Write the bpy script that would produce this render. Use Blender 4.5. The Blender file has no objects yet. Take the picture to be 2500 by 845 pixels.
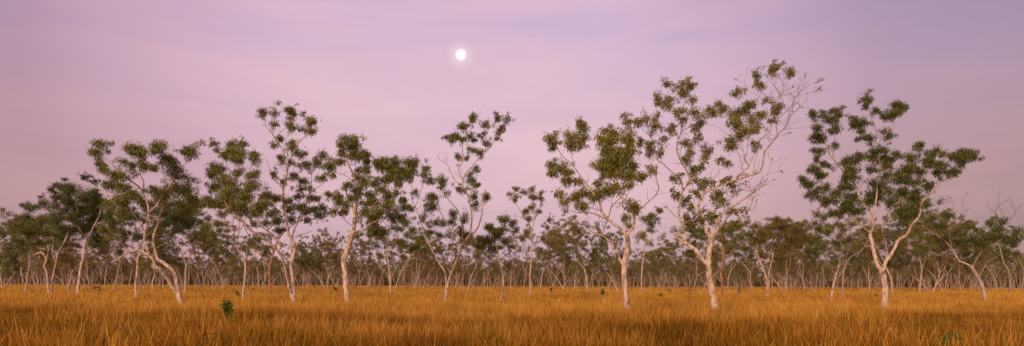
import bpy, math, random
import numpy as np
from mathutils import Matrix, Vector

# ------------------------------------------------------------------ frame
W, PICH, F = 2500.0, 845.0, 1800.0
HORY = 691.0            # the horizon row in the middle of the picture
ROLL = 0.0036
CAMH, GRASSH = 2.25, 0.92
S = bpy.context.scene
COL = S.collection

def yh(px):
    return HORY + (px - 1250) * math.tan(ROLL)

def ray(px, py):
    xc, yc = (px - 1250) / F, (HORY - py) / F
    c, s = math.cos(ROLL), math.sin(ROLL)
    return xc * c - yc * s, xc * s + yc * c

def at(px, py, Y):
    x, z = ray(px, py)
    return np.array([x * Y, Y, CAMH + z * Y])

def dist_of(px, yb):
    return (CAMH - GRASSH) * F / max(yb - yh(px), 5.0)

# ------------------------------------------------------------------ materials
def new_mat(name):
    m = bpy.data.materials.new(name)
    m.use_nodes = True
    nt = m.node_tree
    for n in list(nt.nodes):
        nt.nodes.remove(n)
    return m, nt, nt.nodes, nt.links

def N(nodes, kind, **kw):
    n = nodes.new(kind)
    for k, v in kw.items():
        setattr(n, k, v)
    return n

def ramp(nodes, stops, interp='LINEAR'):
    r = nodes.new('ShaderNodeValToRGB')
    r.color_ramp.interpolation = interp
    el = r.color_ramp.elements
    while len(el) < len(stops):
        el.new(0.5)
    for e, (p, c) in zip(el, stops):
        e.position = p
        e.color = (c[0], c[1], c[2], 1)
    return r

def bark_mat(name, light, mid, dark, patch):
    m, nt, nd, ln = new_mat(name)
    tc = N(nd, 'ShaderNodeTexCoord')
    info = N(nd, 'ShaderNodeObjectInfo')
    add = N(nd, 'ShaderNodeVectorMath', operation='ADD')
    mul = N(nd, 'ShaderNodeVectorMath', operation='SCALE'); mul.inputs['Scale'].default_value = 37.0
    comb = N(nd, 'ShaderNodeCombineXYZ')
    ln.new(info.outputs['Random'], comb.inputs[0]); ln.new(info.outputs['Random'], comb.inputs[2])
    ln.new(comb.outputs[0], mul.inputs[0])
    ln.new(tc.outputs['Object'], add.inputs[0]); ln.new(mul.outputs[0], add.inputs[1])
    n1 = N(nd, 'ShaderNodeTexNoise'); n1.inputs['Scale'].default_value = 1.1; n1.inputs['Detail'].default_value = 5; n1.inputs['Roughness'].default_value = .62
    mp = N(nd, 'ShaderNodeMapping'); mp.inputs['Scale'].default_value = (5, 5, 1.6)
    n2 = N(nd, 'ShaderNodeTexNoise'); n2.inputs['Scale'].default_value = 1.6; n2.inputs['Detail'].default_value = 5; n2.inputs['Roughness'].default_value = .7
    ln.new(add.outputs[0], n1.inputs['Vector']); ln.new(add.outputs[0], mp.inputs[0]); ln.new(mp.outputs[0], n2.inputs['Vector'])
    r1 = ramp(nd, [(.30, mid), (.52, light), (.75, light)])
    ln.new(n1.outputs['Fac'], r1.inputs[0])
    r2 = ramp(nd, [(patch - .05, (1, 1, 1)), (patch + .07, (0, 0, 0))])
    ln.new(n2.outputs['Fac'], r2.inputs[0])
    mx = N(nd, 'ShaderNodeMix', data_type='RGBA')
    ln.new(r2.outputs[0], mx.inputs[0]); ln.new(r1.outputs[0], mx.inputs[6]); mx.inputs[7].default_value = (*dark, 1)
    # thin twigs carry darker young bark
    at_ = N(nd, 'ShaderNodeAttribute', attribute_name='twig')
    mx2 = N(nd, 'ShaderNodeMix', data_type='RGBA')
    ln.new(at_.outputs['Fac'], mx2.inputs[0]); ln.new(mx.outputs[2], mx2.inputs[6]); mx2.inputs[7].default_value = (*[0.45 * a + .55 * b for a, b in zip(mid, dark)], 1)
    b = N(nd, 'ShaderNodeBsdfPrincipled'); b.inputs['Roughness'].default_value = .85
    b.inputs['Specular IOR Level'].default_value = .2
    ln.new(mx2.outputs[2], b.inputs['Base Color'])
    bp = N(nd, 'ShaderNodeBump'); bp.inputs['Strength'].default_value = .5; bp.inputs['Distance'].default_value = .03
    ln.new(n2.outputs['Fac'], bp.inputs['Height']); ln.new(bp.outputs[0], b.inputs['Normal'])
    o = N(nd, 'ShaderNodeOutputMaterial'); ln.new(b.outputs[0], o.inputs[0])
    return m

def leaf_mat(name, cols, trans=.25):
    m, nt, nd, ln = new_mat(name)
    a = N(nd, 'ShaderNodeAttribute', attribute_name='tint')
    info = N(nd, 'ShaderNodeObjectInfo')
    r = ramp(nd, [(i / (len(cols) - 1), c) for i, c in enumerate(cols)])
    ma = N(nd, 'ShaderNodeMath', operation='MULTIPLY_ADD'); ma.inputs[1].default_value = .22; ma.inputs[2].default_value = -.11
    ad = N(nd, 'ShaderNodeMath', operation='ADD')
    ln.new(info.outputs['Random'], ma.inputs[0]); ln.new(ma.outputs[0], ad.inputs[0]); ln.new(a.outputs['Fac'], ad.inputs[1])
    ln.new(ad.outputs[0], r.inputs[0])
    b = N(nd, 'ShaderNodeBsdfPrincipled'); b.inputs['Roughness'].default_value = .6
    b.inputs['Specular IOR Level'].default_value = .25
    t = N(nd, 'ShaderNodeBsdfTranslucent')
    ln.new(r.outputs[0], b.inputs['Base Color']); ln.new(r.outputs[0], t.inputs['Color'])
    mx = N(nd, 'ShaderNodeMixShader'); mx.inputs[0].default_value = trans
    ln.new(b.outputs[0], mx.inputs[1]); ln.new(t.outputs[0], mx.inputs[2])
    o = N(nd, 'ShaderNodeOutputMaterial'); ln.new(mx.outputs[0], o.inputs[0])
    return m

M_PALE = bark_mat('pale_gum_bark', (.60, .46, .365), (.38, .29, .235), (.19, .13, .10), .44)
M_TAN = bark_mat('tan_gum_bark', (.50, .375, .29), (.34, .25, .19), (.17, .12, .09), .42)
M_GREY = bark_mat('grey_gum_bark', (.42, .325, .28), (.28, .215, .18), (.12, .085, .06), .40)
M_RED = bark_mat('red_brown_bark', (.36, .19, .105), (.24, .12, .065), (.10, .055, .035), .42)
M_DARK = bark_mat('dark_rough_bark', (.17, .125, .09), (.11, .08, .06), (.05, .04, .03), .42)
M_DEAD = bark_mat('dead_grey_wood', (.33, .26, .22), (.22, .17, .14), (.10, .075, .06), .40)
GREENS = [(.062, .078, .016), (.115, .130, .026), (.18, .185, .038), (.26, .24, .050), (.38, .32, .075)]
OLIVES = [(.105, .086, .026), (.165, .134, .040), (.23, .18, .054), (.29, .22, .068), (.38, .28, .095)]
M_LEAF = leaf_mat('gum_leaves', GREENS)
M_LEAF_OLIVE = leaf_mat('olive_leaves', OLIVES)
M_SHRUB = leaf_mat('shrub_leaves', [(.05, .075, .014), (.09, .125, .020), (.14, .19, .030), (.2, .25, .04)])
M_LEAF_DARK = leaf_mat('dark_green_leaves', [(.040, .058, .015), (.074, .094, .022), (.115, .136, .030), (.165, .175, .040), (.25, .23, .055)])

# ------------------------------------------------------------------ mesh from arrays
def mesh_np(name, verts, quads, mats, attrs=None, smooth=False, tris=None):
    me = bpy.data.meshes.new(name)
    verts = np.asarray(verts, dtype=np.float32)
    quads = np.asarray(quads, dtype=np.int32).reshape(-1, 4)
    nt = 0 if tris is None else len(tris)
    me.vertices.add(len(verts)); me.vertices.foreach_set('co', verts.ravel())
    loops = quads.ravel()
    starts = np.arange(len(quads), dtype=np.int32) * 4
    if nt:
        tris = np.asarray(tris, dtype=np.int32)
        starts = np.concatenate([starts, len(loops) + np.arange(nt, dtype=np.int32) * 3])
        loops = np.concatenate([loops, tris.ravel()])
    me.loops.add(len(loops)); me.loops.foreach_set('vertex_index', loops.astype(np.int32))
    me.polygons.add(len(starts)); me.polygons.foreach_set('loop_start', starts.astype(np.int32))
    me.update(calc_edges=True)
    for m in mats:
        me.materials.append(m)
    if attrs:
        for k, v in attrs.items():
            a = me.attributes.new(k, 'FLOAT', 'POINT')
            a.data.foreach_set('value', np.asarray(v, dtype=np.float32))
    if smooth:
        me.polygons.foreach_set('use_smooth', np.ones(len(starts), dtype=bool))
    return me

class Tubes:
    def __init__(self, seed):
        self.v, self.q, self.t, self.n = [], [], [], 0
        self.rng = np.random.default_rng(seed)
    def add(self, pts, rad, sides=6, rough=.06):
        pts = np.asarray(pts, float); rad = np.asarray(rad, float)
        k = len(pts)
        if k < 2:
            return
        tan = np.gradient(pts, axis=0)
        tan /= np.linalg.norm(tan, axis=1)[:, None] + 1e-9
        ref = np.array([0.13, 1.0, 0.07])
        a = np.cross(tan, ref); a /= np.linalg.norm(a, axis=1)[:, None] + 1e-9
        b = np.cross(tan, a)
        ang = np.linspace(0, 2 * np.pi, sides, endpoint=False)
        rr = rad[:, None] * (1 + rough * self.rng.standard_normal((k, sides)))
        ring = pts[:, None, :] + rr[:, :, None] * (np.cos(ang)[None, :, None] * a[:, None, :] + np.sin(ang)[None, :, None] * b[:, None, :])
        i = np.arange(k - 1)[:, None] * sides; j = np.arange(sides)[None, :]; j2 = (j + 1) % sides
        q = np.stack([i + j, i + j2, i + sides + j2, i + sides + j], -1).reshape(-1, 4) + self.n
        self.v.append(ring.reshape(-1, 3)); self.q.append(q)
        tw = np.clip((.055 - rad) / .045, 0, 1)
        self.t.append(np.repeat(tw, sides))
        self.n += k * sides
        # cap the tip
        tip = pts[-1] + tan[-1] * rad[-1]
        self.v.append(tip[None]); self.t.append(np.array([tw[-1]]))
        last = self.n - sides
        jj = np.arange(sides)
        self.tri = getattr(self, 'tri', [])
        self.tri.append(np.stack([last + jj, last + (jj + 1) % sides, np.full(sides, self.n)], -1))
        self.n += 1
    def mesh(self, name, mat):
        return mesh_np(name, np.concatenate(self.v), np.concatenate(self.q), [mat], {'twig': np.concatenate(self.t)}, True, np.concatenate(self.tri))

class Leaves:
    def __init__(self, seed):
        self.rng = np.random.default_rng(seed)
        self.v, self.t = [], []
    def tufts(self, cen, spread, per, L, wd, droop=.55, tint=None):
        """cen (k,3) tuft centres; every tuft a spray of narrow hanging leaves"""
        r = self.rng
        k = len(cen)
        if k == 0 or per < 1:
            return
        n = k * per
        c = np.repeat(cen, per, 0)
        d = r.standard_normal((n, 3)); d /= np.linalg.norm(d, axis=1)[:, None]
        base = c + d * (spread * r.random((n, 1)) ** .6)
        dirv = d * .45 + r.standard_normal((n, 3)) * .6
        dirv[:, 2] -= droop
        dirv /= np.linalg.norm(dirv, axis=1)[:, None]
        side = np.cross(dirv, r.standard_normal((n, 3))); side /= np.linalg.norm(side, axis=1)[:, None] + 1e-9
        l = L * (.65 + .7 * r.random((n, 1))); w = wd * (.7 + .6 * r.random((n, 1)))
        mid = base + dirv * l * .45
        tip = base + dirv * l; tip[:, 2] -= (.12 * l)[:, 0]
        self.v.append(np.stack([base, mid + side * w / 2, tip, mid - side * w / 2], 1).reshape(-1, 3))
        tt = (np.repeat(r.normal(.42, .13, k), per) if tint is None else np.repeat(tint, per)) + r.normal(0, .15, n)
        self.t.append(np.repeat(np.clip(tt, 0, 1), 4))
    def clump(self, c, rx, ry, rz, dens, L, wd, droop=.55, tint=.42):
        r = self.rng
        area = math.pi * rx * ry
        per = 7
        nt = max(3, int(dens * area / (.5 * L * wd) / per))
        # a few sprays of different size make up the clump, the largest on top; strands hang below
        ns = int(r.integers(4, 8))
        sc_ = r.standard_normal((ns, 3)); sc_ /= np.linalg.norm(sc_, axis=1)[:, None]
        sc_ *= r.uniform(.15, .85, (ns, 1)); sc_[:, 2] = sc_[:, 2] * .8 + .05
        sz = r.uniform(.30, .80, ns)
        wt = sz ** 1.5 * r.uniform(.4, 1.6, ns); wt /= wt.sum()
        k_ = r.choice(ns, nt, p=wt)
        d = r.standard_normal((nt, 3)); d /= np.linalg.norm(d, axis=1)[:, None]
        loc = sc_[k_] + d * (sz[k_] * r.random(nt) ** .5)[:, None]
        loc[:, 2] = np.where(d[:, 2] < 0, sc_[k_, 2] + (loc[:, 2] - sc_[k_, 2]) * r.uniform(.3, 1.7, nt), loc[:, 2])
        stray = r.random(nt) < .17
        loc = np.where(stray[:, None], loc * r.uniform(1.1, 1.6, (nt, 1)), loc)
        cen = c + loc * np.array([rx, rz, ry])
        tl = r.normal(0, .10, ns)
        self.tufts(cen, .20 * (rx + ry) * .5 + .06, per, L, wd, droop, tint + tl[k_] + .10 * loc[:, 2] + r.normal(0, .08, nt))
        return cen
    def mesh(self, name, mat):
        v = np.concatenate(self.v)
        return mesh_np(name, v, np.arange(len(v)).reshape(-1, 4), [mat], {'tint': np.concatenate(self.t)})

def catmull(P, sub=4):
    P = np.asarray(P, float)
    if len(P) < 3:
        t = np.linspace(0, 1, sub + 1)[:, None]
        return P[0] * (1 - t) + P[1] * t
    Q = np.vstack([2 * P[0] - P[1], P, 2 * P[-1] - P[-2]])
    out = []
    for i in range(1, len(Q) - 2):
        for t in np.linspace(0, 1, sub, endpoint=False):
            a, b, c, d = Q[i - 1], Q[i], Q[i + 1], Q[i + 2]
            out.append(.5 * (2 * b + (c - a) * t + (2 * a - 5 * b + 4 * c - d) * t * t + (3 * b - a - 3 * c + d) * t ** 3))
    out.append(P[-1])
    return np.array(out)

def tag(o, label=None, cat=None, group=None, kind=None):
    if label: o['label'] = label
    if cat: o['category'] = cat
    if group: o['group'] = group
    if kind: o['kind'] = kind
    return o

def empty(name, loc, rz=0.0):
    o = bpy.data.objects.new(name, None); COL.objects.link(o)
    o.location = loc; o.rotation_euler = (0, 0, rz); o.empty_display_size = .3
    return o

def link(name, me, parent=None):
    o = bpy.data.objects.new(name, me); COL.objects.link(o)
    if parent: o.parent = parent
    return o

# ------------------------------------------------------------------ traced trees
def traced_tree(name, label, seed, base, branches, clumps, bark=M_PALE, leaf=M_LEAF, group=None, L=.18, wd=.034,
                dens=1.5, droop=.8, dist=None, slopes={}, bare=0, tint=.42, csize=1.0):
    """branches: (w0, w1, [(px,py),...]) in picture units at this tree's distance; the first starts at the base."""
    rng = np.random.default_rng(seed)
    px0, py0 = base
    Y0 = dist or dist_of(px0, py0)
    k = Y0 / F                                       # metres per picture unit at this distance
    o = at(px0, py0, Y0)
    org = np.array([o[0], Y0, 0.0])
    root = empty(name, tuple(org))
    tag(root, label, 'tree', group)
    tb = Tubes(seed); lv = Leaves(seed + 1)
    SK = []                                          # px, py, depth offset, radius in metres
    def w3(p):                                       # picture point + depth offset -> metres from the tree's base
        q = at(p[0], p[1], Y0 + p[2])
        return np.array([q[0] - org[0], p[2], q[2]])
    def back(P):                                     # metres -> picture point + depth offset
        Yp = Y0 + P[1]; x = (P[0] + org[0]) / Yp; z = (P[2] - CAMH) / Yp
        c, s = math.cos(ROLL), math.sin(ROLL)
        return [1250 + F * (x * c + z * s), HORY - F * (z * c - x * s), P[1]]
    for bi, br in enumerate(branches):
        w0, w1, pts = br[:3]
        P = [[p[0], p[1], 0.0] for p in pts]
        if bi == 0:
            foot = Y0 * 0 + yh(px0) + F * (CAMH + .1) / Y0
            P.insert(0, [P[0][0] + (P[0][0] - P[1][0]) * .25, foot, 0.0])
            d0, slope = 0.0, 0.0
        else:
            A = np.array(SK)
            dd = (A[:, 0] - P[0][0]) ** 2 + (A[:, 1] - P[0][1]) ** 2
            j = int(np.argmin(dd)); d0 = A[j, 2]
            slope = rng.uniform(.15, .6) * rng.choice([-1, 1])
            if abs(d0) > 1.6: slope = -abs(slope) * np.sign(d0) * .6
            slope = slopes.get(bi, slope)
            if dd[j] < 14 ** 2:
                P.insert(0, [A[j, 0], A[j, 1], 0.0])
        P = np.array(P)
        sl_ = np.concatenate([[0], np.cumsum(np.hypot(*np.diff(P[:, :2], axis=0).T))]) * k
        P[:, 2] = d0 + slope * sl_ * np.clip(sl_ / 1.5, 0, 1)
        C2 = catmull(P, 5)
        C = np.array([w3(p) for p in C2])
        s2 = np.linspace(0, 1, len(C))
        wpx = w0 + (w1 - w0) * s2
        if bi == 0:
            wpx[:3] *= np.array([1.35, 1.15, 1.03])
        R = wpx * k / 2 * (1.10 if w0 > 8 else 1.0)
        jit = rng.standard_normal(C.shape) * (.05 * R[:, None] + .006); jit[0] = 0
        C = C + jit
        tb.add(C, R, 10 if w0 > 8 else (8 if w0 > 4 else 5), .05)
        SK.extend(np.column_stack([C2, R]))
        # small dead or leafless side twigs
        for i in range(2, len(C)):
            if w0 < 6 and rng.random() < .16 + bare * .2:
                d = rng.standard_normal(3); d[2] = abs(d[2]); d /= np.linalg.norm(d)
                n = 5; ln_ = rng.uniform(.3, .9) * (1 + bare)
                T = [C[i]]
                for _ in range(n):
                    d = d + rng.standard_normal(3) * .35 + [0, 0, .08]; d /= np.linalg.norm(d)
                    T.append(T[-1] + d * ln_ / n)
                tb.add(T, np.linspace(min(R[i] * .5, .02), .007, len(T)), 4, 0)
        if len(br) > 3:                               # a limb ending in a leafless spray
            spray(tb, C[-1], C[-1] - C[-5], br[3] * k * .58, .036, rng, 3 if br[3] > 15 else 2)
    # twigs out to the leaf clumps, nearest first, each one growing the skeleton
    todo = [list(c) for c in clumps]
    A = np.array(SK)
    while todo:
        best = None
        for i, c in enumerate(todo):
            qx, qy = c[0], c[1] + c[3] * .35
            dx = A[:, 0] - qx; dz = qy - A[:, 1]
            cost = np.sqrt(dx * dx + dz * dz) + np.clip(dz, 0, None) * .9 + np.abs(dx) * .15
            j = int(np.argmin(cost))
            if best is None or cost[j] < best[0]:
                best = (cost[j], i, j, qx, qy)
        _, i, j, qx, qy = best
        c = todo.pop(i)
        a = w3(A[j, :3])
        dlen = math.hypot(A[j, 0] - qx, A[j, 1] - qy) * k
        g_ = rng.uniform(.95, 1.22); rx, ry = c[2] * k * csize * g_, c[3] * k * csize * g_
        dq = float(np.clip(A[j, 2] + rng.uniform(-.25, .75) * (dlen + rx), -3.0, 3.5))
        q = w3([qx, qy, dq])
        new = []
        if dlen > .12:
            m1 = a * .55 + q * .45 + np.array([0, 0, -.10 * dlen]) + rng.standard_normal(3) * .06 * dlen
            C = catmull([a, m1, q], 4)
            r0 = max(.012, min(A[j, 3] * .7, .018 + .018 * dlen))
            R = np.linspace(r0, .012, len(C))
            tb.add(C, R, 5, .04)
            sp_ = C[3:]; sp_ = np.repeat(sp_, 2, 0) + rng.normal(0, .09, (len(sp_) * 2, 3))
            lv.tufts(sp_, .12, 6, L, wd, droop, np.full(len(sp_), tint + rng.normal(0, .1)))
            new = [back(P_) + [r_] for P_, r_ in zip(C[2:], R[2:])]
        rnd = len(c) > 4
        cc = w3([c[0], c[1], dq])
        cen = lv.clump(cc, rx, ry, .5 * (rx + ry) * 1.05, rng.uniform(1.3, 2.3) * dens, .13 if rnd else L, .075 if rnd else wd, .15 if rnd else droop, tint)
        # thin straggling sprays round the main one, unequal from clump to clump
        for _ in range(int(rng.integers(1, 4))):
            o3 = rng.standard_normal(3); o3 /= np.linalg.norm(o3)
            f_ = rng.uniform(.35, .65)
            e3 = cc + o3 * np.array([rx, .5 * (rx + ry), ry]) * rng.uniform(1.0, 1.75)
            lv.clump(e3, rx * f_, ry * f_, rx * f_, rng.uniform(.5, 1.1) * dens, .13 if rnd else L, .075 if rnd else wd, .15 if rnd else droop, tint + .05)
            tb.add(catmull([q, (q + e3) / 2 + rng.normal(0, .06, 3), e3], 2), np.linspace(.016, .007, 5), 4, 0)
        if len(cen):
            for t in rng.choice(len(cen), min(len(cen), 5), replace=False):
                e = cen[t]; m2 = (q + e) / 2 + rng.standard_normal(3) * .04
                tb.add(catmull([q, m2, e], 2), np.linspace(.013, .006, 5), 4, 0)
        if len(new):
            A = np.vstack([A, new])
    link('trunk', tb.mesh(name + '_trunk', bark), root)
    if lv.v:
        link('crown', lv.mesh(name + '_crown', leaf), root)
    return root

def spray(tb, p, d, length, r, rng, lev):
    d = np.array(d, float); d /= np.linalg.norm(d) + 1e-9
    n = 5
    P = [np.array(p)]
    for _ in range(n):
        d = d + rng.standard_normal(3) * .22 + [0, 0, .05]; d /= np.linalg.norm(d)
        P.append(P[-1] + d * length / n)
    tb.add(P, np.linspace(r, r * .5, len(P)), 4, 0)
    if lev:
        for i in (2, 3, 5, 5):
            dd = d + rng.standard_normal(3) * .6
            spray(tb, P[i], dd, length * rng.uniform(.45, .75), r * .5, rng, lev - 1)

# ------------------------------------------------------------------ grown trees (woodland behind)
def gum_meshes(name, seed, Ht, bark, leaf, L, wd, dens, stems=1, lean=0.0, spread=1.0, clump=.62, leafless=0.0, lev=3, tint=.42, low=.30, cluster=1.0):
    rng = np.random.default_rng(seed)
    tb = Tubes(seed); lv = Leaves(seed + 7)
    tips = []
    def grow(p, d, ln_, r, level):
        n = max(3, int(ln_ / .45))
        P = [p]; d = d / np.linalg.norm(d)
        bend = rng.standard_normal(3) * (.10 if Ht > 9.5 else .06)
        for i in range(n):
            d = d + bend * .5 + rng.standard_normal(3) * .09 + np.array([0, 0, .055 if level else .03])
            d /= np.linalg.norm(d)
            P.append(P[-1] + d * ln_ / n)
        r1 = r * (.72 if level == 0 else .55)
        R = np.linspace(r, r1, len(P))
        if level == 0:
            R[0] *= 1.3
        tb.add(P, R, 7 if level < 2 else 4, .05)
        if level >= lev:
            tips.append((P[-1], 1.0)); return
        if level >= 1 and rng.random() < .75:
            m = P[len(P) // 2]; dd = d + rng.standard_normal(3) * .8
            grow(m, dd, ln_ * .55, r1 * .6, level + 1 if level + 1 < lev else lev)
        k = 2 if rng.random() < .62 else 3
        a0 = rng.uniform(0, 6.28)
        for i in range(k):
            a = a0 + i * 2 * math.pi / k + rng.normal(0, .3)
            ang = rng.uniform(.35, .80) * spread
            sidev = np.array([math.cos(a), math.sin(a), 0])
            dd = d * math.cos(ang) + sidev * math.sin(ang) + np.array([0, 0, .18])
            grow(P[-1], dd, ln_ * rng.uniform(.62, .95) if level else Ht * rng.uniform(.20, .30), r1 * rng.uniform(.62, .85), level + 1)
    for s in range(stems):
        a = rng.uniform(0, 6.28)
        d = np.array([math.cos(a) * .28, math.sin(a) * .28, 1]) if stems > 1 else np.array([lean, rng.normal(0, .06), 1])
        grow(np.array([.10 * s, 0, -.05]), d, Ht * rng.uniform(low * .85, low * 1.2), .0125 * Ht * (1 if stems == 1 else .8), 0)
    top = max(t[0][2] for t in tips)
    for p, _ in tips:
        if rng.random() < leafless:
            continue
        c = clump * rng.uniform(.65, 1.25)
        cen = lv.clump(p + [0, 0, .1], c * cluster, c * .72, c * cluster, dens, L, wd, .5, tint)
    sc = Ht / (top + clump * .6)
    mt = tb.mesh(name + '_trunk', bark)
    ml = lv.mesh(name + '_crown', leaf) if lv.v else None
    for me in (mt, ml):
        if me: me.transform(Matrix.Scale(sc, 4))
    return mt, ml

def BR(text):
    out = []
    for l in text.strip().splitlines():
        l = l.strip()
        if not l: continue
        head, rest = l.split(':')
        h = [float(x) for x in head.split()]
        pts = [tuple(float(v) for v in p.split(',')) for p in rest.split()]
        out.append((h[0], h[1], pts) + ((h[2],) if len(h) > 2 else ()))
    return out

def CL(text):
    out = []
    for l in text.replace('\n', ';').split(';'):
        t = l.split()
        if len(t) < 4: continue
        c = tuple(float(v) for v in t[:4])
        out.append(c + ('r',) if len(t) > 4 and t[4] == 'r' else c)
    return out

G_NEAR = 'large pale gums standing in front of the woodland'
G_MID = 'smaller gums standing between the large ones'

# 1 leaning twin-stemmed gum on the left
traced_tree('gum_tree', 'leaning white gum forking into two bowed stems at the grass, one low limb reaching left', 11, (442, 741), BR('''
13 11: 442,741 437,719
10.5 7: 437,719 419,697 406,677 391,659 380,652
6 5: 391,657 378,649 374,634 364,622 359,605 353,587 354,567 359,545 361,530 363,514
9 7: 374,651 380,655 386,657
10 7: 437,719 429,679 419,659 399,642 384,632 379,612
6.5 4.5: 379,612 374,592 376,572 384,552 389,530 396,511
6 4: 364,623 344,614 324,614 307,619 287,634 272,641
3.4 2: 314,612 299,597 277,583 245,572
2.6 1.4: 384,604 396,598 409,590
5 3.6: 363,514 361,501 352,478 344,462 329,449 307,432
3.4 1.4: 307,432 290,415 279,407 262,390 250,380
3 1.4: 349,462 349,442 342,424 338,402 334,382 327,370
4.6 2.6: 364,518 384,499 396,477 416,452 422,437
2.6 1.2: 422,437 431,419 446,405 466,390
2.4 1.2: 405,459 407,437 398,422 398,402 391,392
1.5 .8: 391,419 386,417 379,414
4 2: 396,511 400,505 414,494 416,482 431,465
2.4 1.2: 414,486 430,482 444,484 463,501
1.8 1: 396,520 406,500 410,484
1.6 1: 385,498 383,488 380,478
3 1.6: 353,567 329,526 307,504
2 1: 342,424 326,420 312,422
'''), CL('''
245 348 22 10;230 370 20 13;243 396 12 10;257 413 11 10;318 360 27 16;345 370 14 16;300 392 11 8;325 403 17 13;352 403 11 11
388 362 25 17;403 382 15 12;376 406 13 10;420 395 14 15;427 410 15 12;466 370 20 15;448 368 10 7;290 425 22 15;270 447 20 18;300 455 27 20
320 470 20 15;425 430 15 12;430 455 22 18;457 440 17 18;460 470 22 20;475 492 20 15;400 475 16 14;300 490 25 18;310 515 25 16;270 505 20 16
340 482 12 10;250 560 14 10;440 500 14 12;378 460 10 8;262 585 10 7;280 425 12 8
'''), group=G_NEAR, slopes={1: -.35, 2: -.1, 4: .25, 5: .2, 6: -.3})

# 2 short-trunked gum left of it
traced_tree('gum_tree', 'gum with sunlit broken stub under a heavy dark crown, left of the leaning white gum', 12, (190, 718), BR('''
7 6: 190,718 193,690 197,655 205,622 207,600 212,583
4 2.2: 211,585 203,570 195,560 180,545 165,525
4.4 2.6: 212,583 222,568 230,550 245,520 240,480 236,452
2.6 1.4: 205,622 187,617 168,618 148,616
2.2 1.4: 230,550 252,540 262,520
2.4 1.2: 195,560 192,530 186,500 180,470
'''), CL('''
148 452 22 12;175 462 26 15;195 482 28 20;170 490 25 18;205 505 28 18;230 480 15 15;210 434 14 8 r;237 442 8 8 r;231 470 10 12 r;150 480 16 14
231 537 22 14;201 555 24 14;248 566 18 12;150 520 20 16;175 535 22 14;260 530 20 14;225 510 20 16;160 560 20 12;128 462 10 7;242 598 14 8
'''), group=G_NEAR, leaf=M_LEAF_DARK, bark=M_PALE, L=.16, wd=.042)

# 3 twin-trunk at far left
traced_tree('gum_tree', 'gum with two thin trunks close together near the left edge, under a wide low crown', 13, (122, 716), BR('''
5 4: 119,716 117,695 114,665 108,651 113,634 102,617 84,622
4.5 3.5: 127,715 128,688 135,651 143,617 158,590 166,570
3 2: 113,634 118,610 112,580 104,560
2.6 1.4: 102,617 92,600 76,575
2.4 1.4: 138,640 128,618 130,585 126,560
2 1: 143,617 160,612 176,600
'''), CL('''
75 510 25 16;105 495 20 12;130 503 20 14;60 533 20 16;100 537 28 18;140 537 20 15;70 567 25 18;120 567 25 15;160 562 20 15;36 552 18 15
90 590 18 10;50 588 18 12;150 590 16 10;100 480 9 6;55 498 8 7
'''), group=G_NEAR, leaf=M_LEAF_DARK, L=.18, wd=.046, dens=1.15)

# 4 dense tree behind the leaning one
traced_tree('gum_tree', 'upright white-trunked gum with a slim second stem, standing behind the leaning white gum', 14, (333, 722), BR('''
6 4.5: 333,722 331,700 335,660 337,630 343,610 340,600
3.4 2: 340,610 352,580 348,550 352,520
3 2: 336,640 328,630 322,600 312,570 300,545
3.4 1.8: 338,716 342,695 354,675 362,655
3 1.6: 340,600 365,570 390,545 410,520
2.4 1.2: 340,600 330,560 325,520 318,490
2.4 1.2: 352,560 380,530 395,500 400,470
2.2 1.2: 365,570 400,575 430,560
'''), CL('''
300 545 24 14;330 525 22 15;355 500 22 16;385 520 24 16;410 500 22 16;430 530 24 18;455 515 22 16;280 540 18 14;400 545 22 14;350 540 14 10
430 560 22 12;300 570 18 9;390 480 18 14;410 462 18 14;380 465 13 10;450 545 18 12;270 525 16 14;340 575 12 7;475 540 16 14
'''), group=G_MID, leaf=M_LEAF_DARK, L=.17, wd=.044, dens=1.15)

# 5 sparse leaning tree
traced_tree('gum_tree', 'thin gum with bare upper twigs, between the leaning white gum and the red-brown tree', 15, (593, 728), BR('''
6 4: 593,728 596,695 599,665 599,646 596,632
3.8 2: 597,636 582,612 576,597 573,572 561,554 545,538
2.2 1: 576,597 582,572 585,551 583,530
2.4 1.2: 598,640 603,625 602,606 607,585
2 1: 582,612 566,607 553,600
1.8 .9: 573,572 568,550 570,525
2 1: 561,554 548,555 532,540
'''), CL('''
540 520 14 10;555 515 12 8;530 545 14 9;553 590 16 10;540 605 16 10;520 575 16 12;535 560 10 7;610 590 10 8;585 520 12 8;507 550 14 12;570 630 12 6
'''), group=G_MID, dens=1.1, bare=.25)

# 6 red-brown tree
traced_tree('gum_tree', 'tree with an orange-brown rough trunk and crooked limbs, partly behind the twin white stems', 16, (659, 722), BR('''
6.5 6: 659,722 659,690 658,665 661,642
4.6 2.6: 659,655 641,628 622,609 601,592
2.6 1.3: 612,600 607,575 595,551 600,530
4.6 2.4: 661,642 667,622 675,594 690,570 700,550
2.6 1.4: 657,645 660,630 652,612
2.6 1.4: 667,622 662,590 655,560 640,530
2.4 1.2: 690,570 715,550 735,530 755,515
2 1: 655,560 690,530 700,510
'''), CL('''
640 505 16 12 r;662 520 20 15 r;681 538 18 14 r;705 508 18 14 r;711 535 15 11 r;678 563 16 12 r;645 545 14 10 r;745 516 16 12 r;767 507 18 12 r
779 526 16 12 r;788 508 12 10 r;750 535 12 9 r;620 545 12 9 r;675 483 16 12 r;650 480 14 10 r;600 520 14 10 r;730 480 14 10 r;695 560 9 7 r
'''), bark=M_RED, leaf=M_LEAF_DARK, group=G_MID, dens=1.4)

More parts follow.
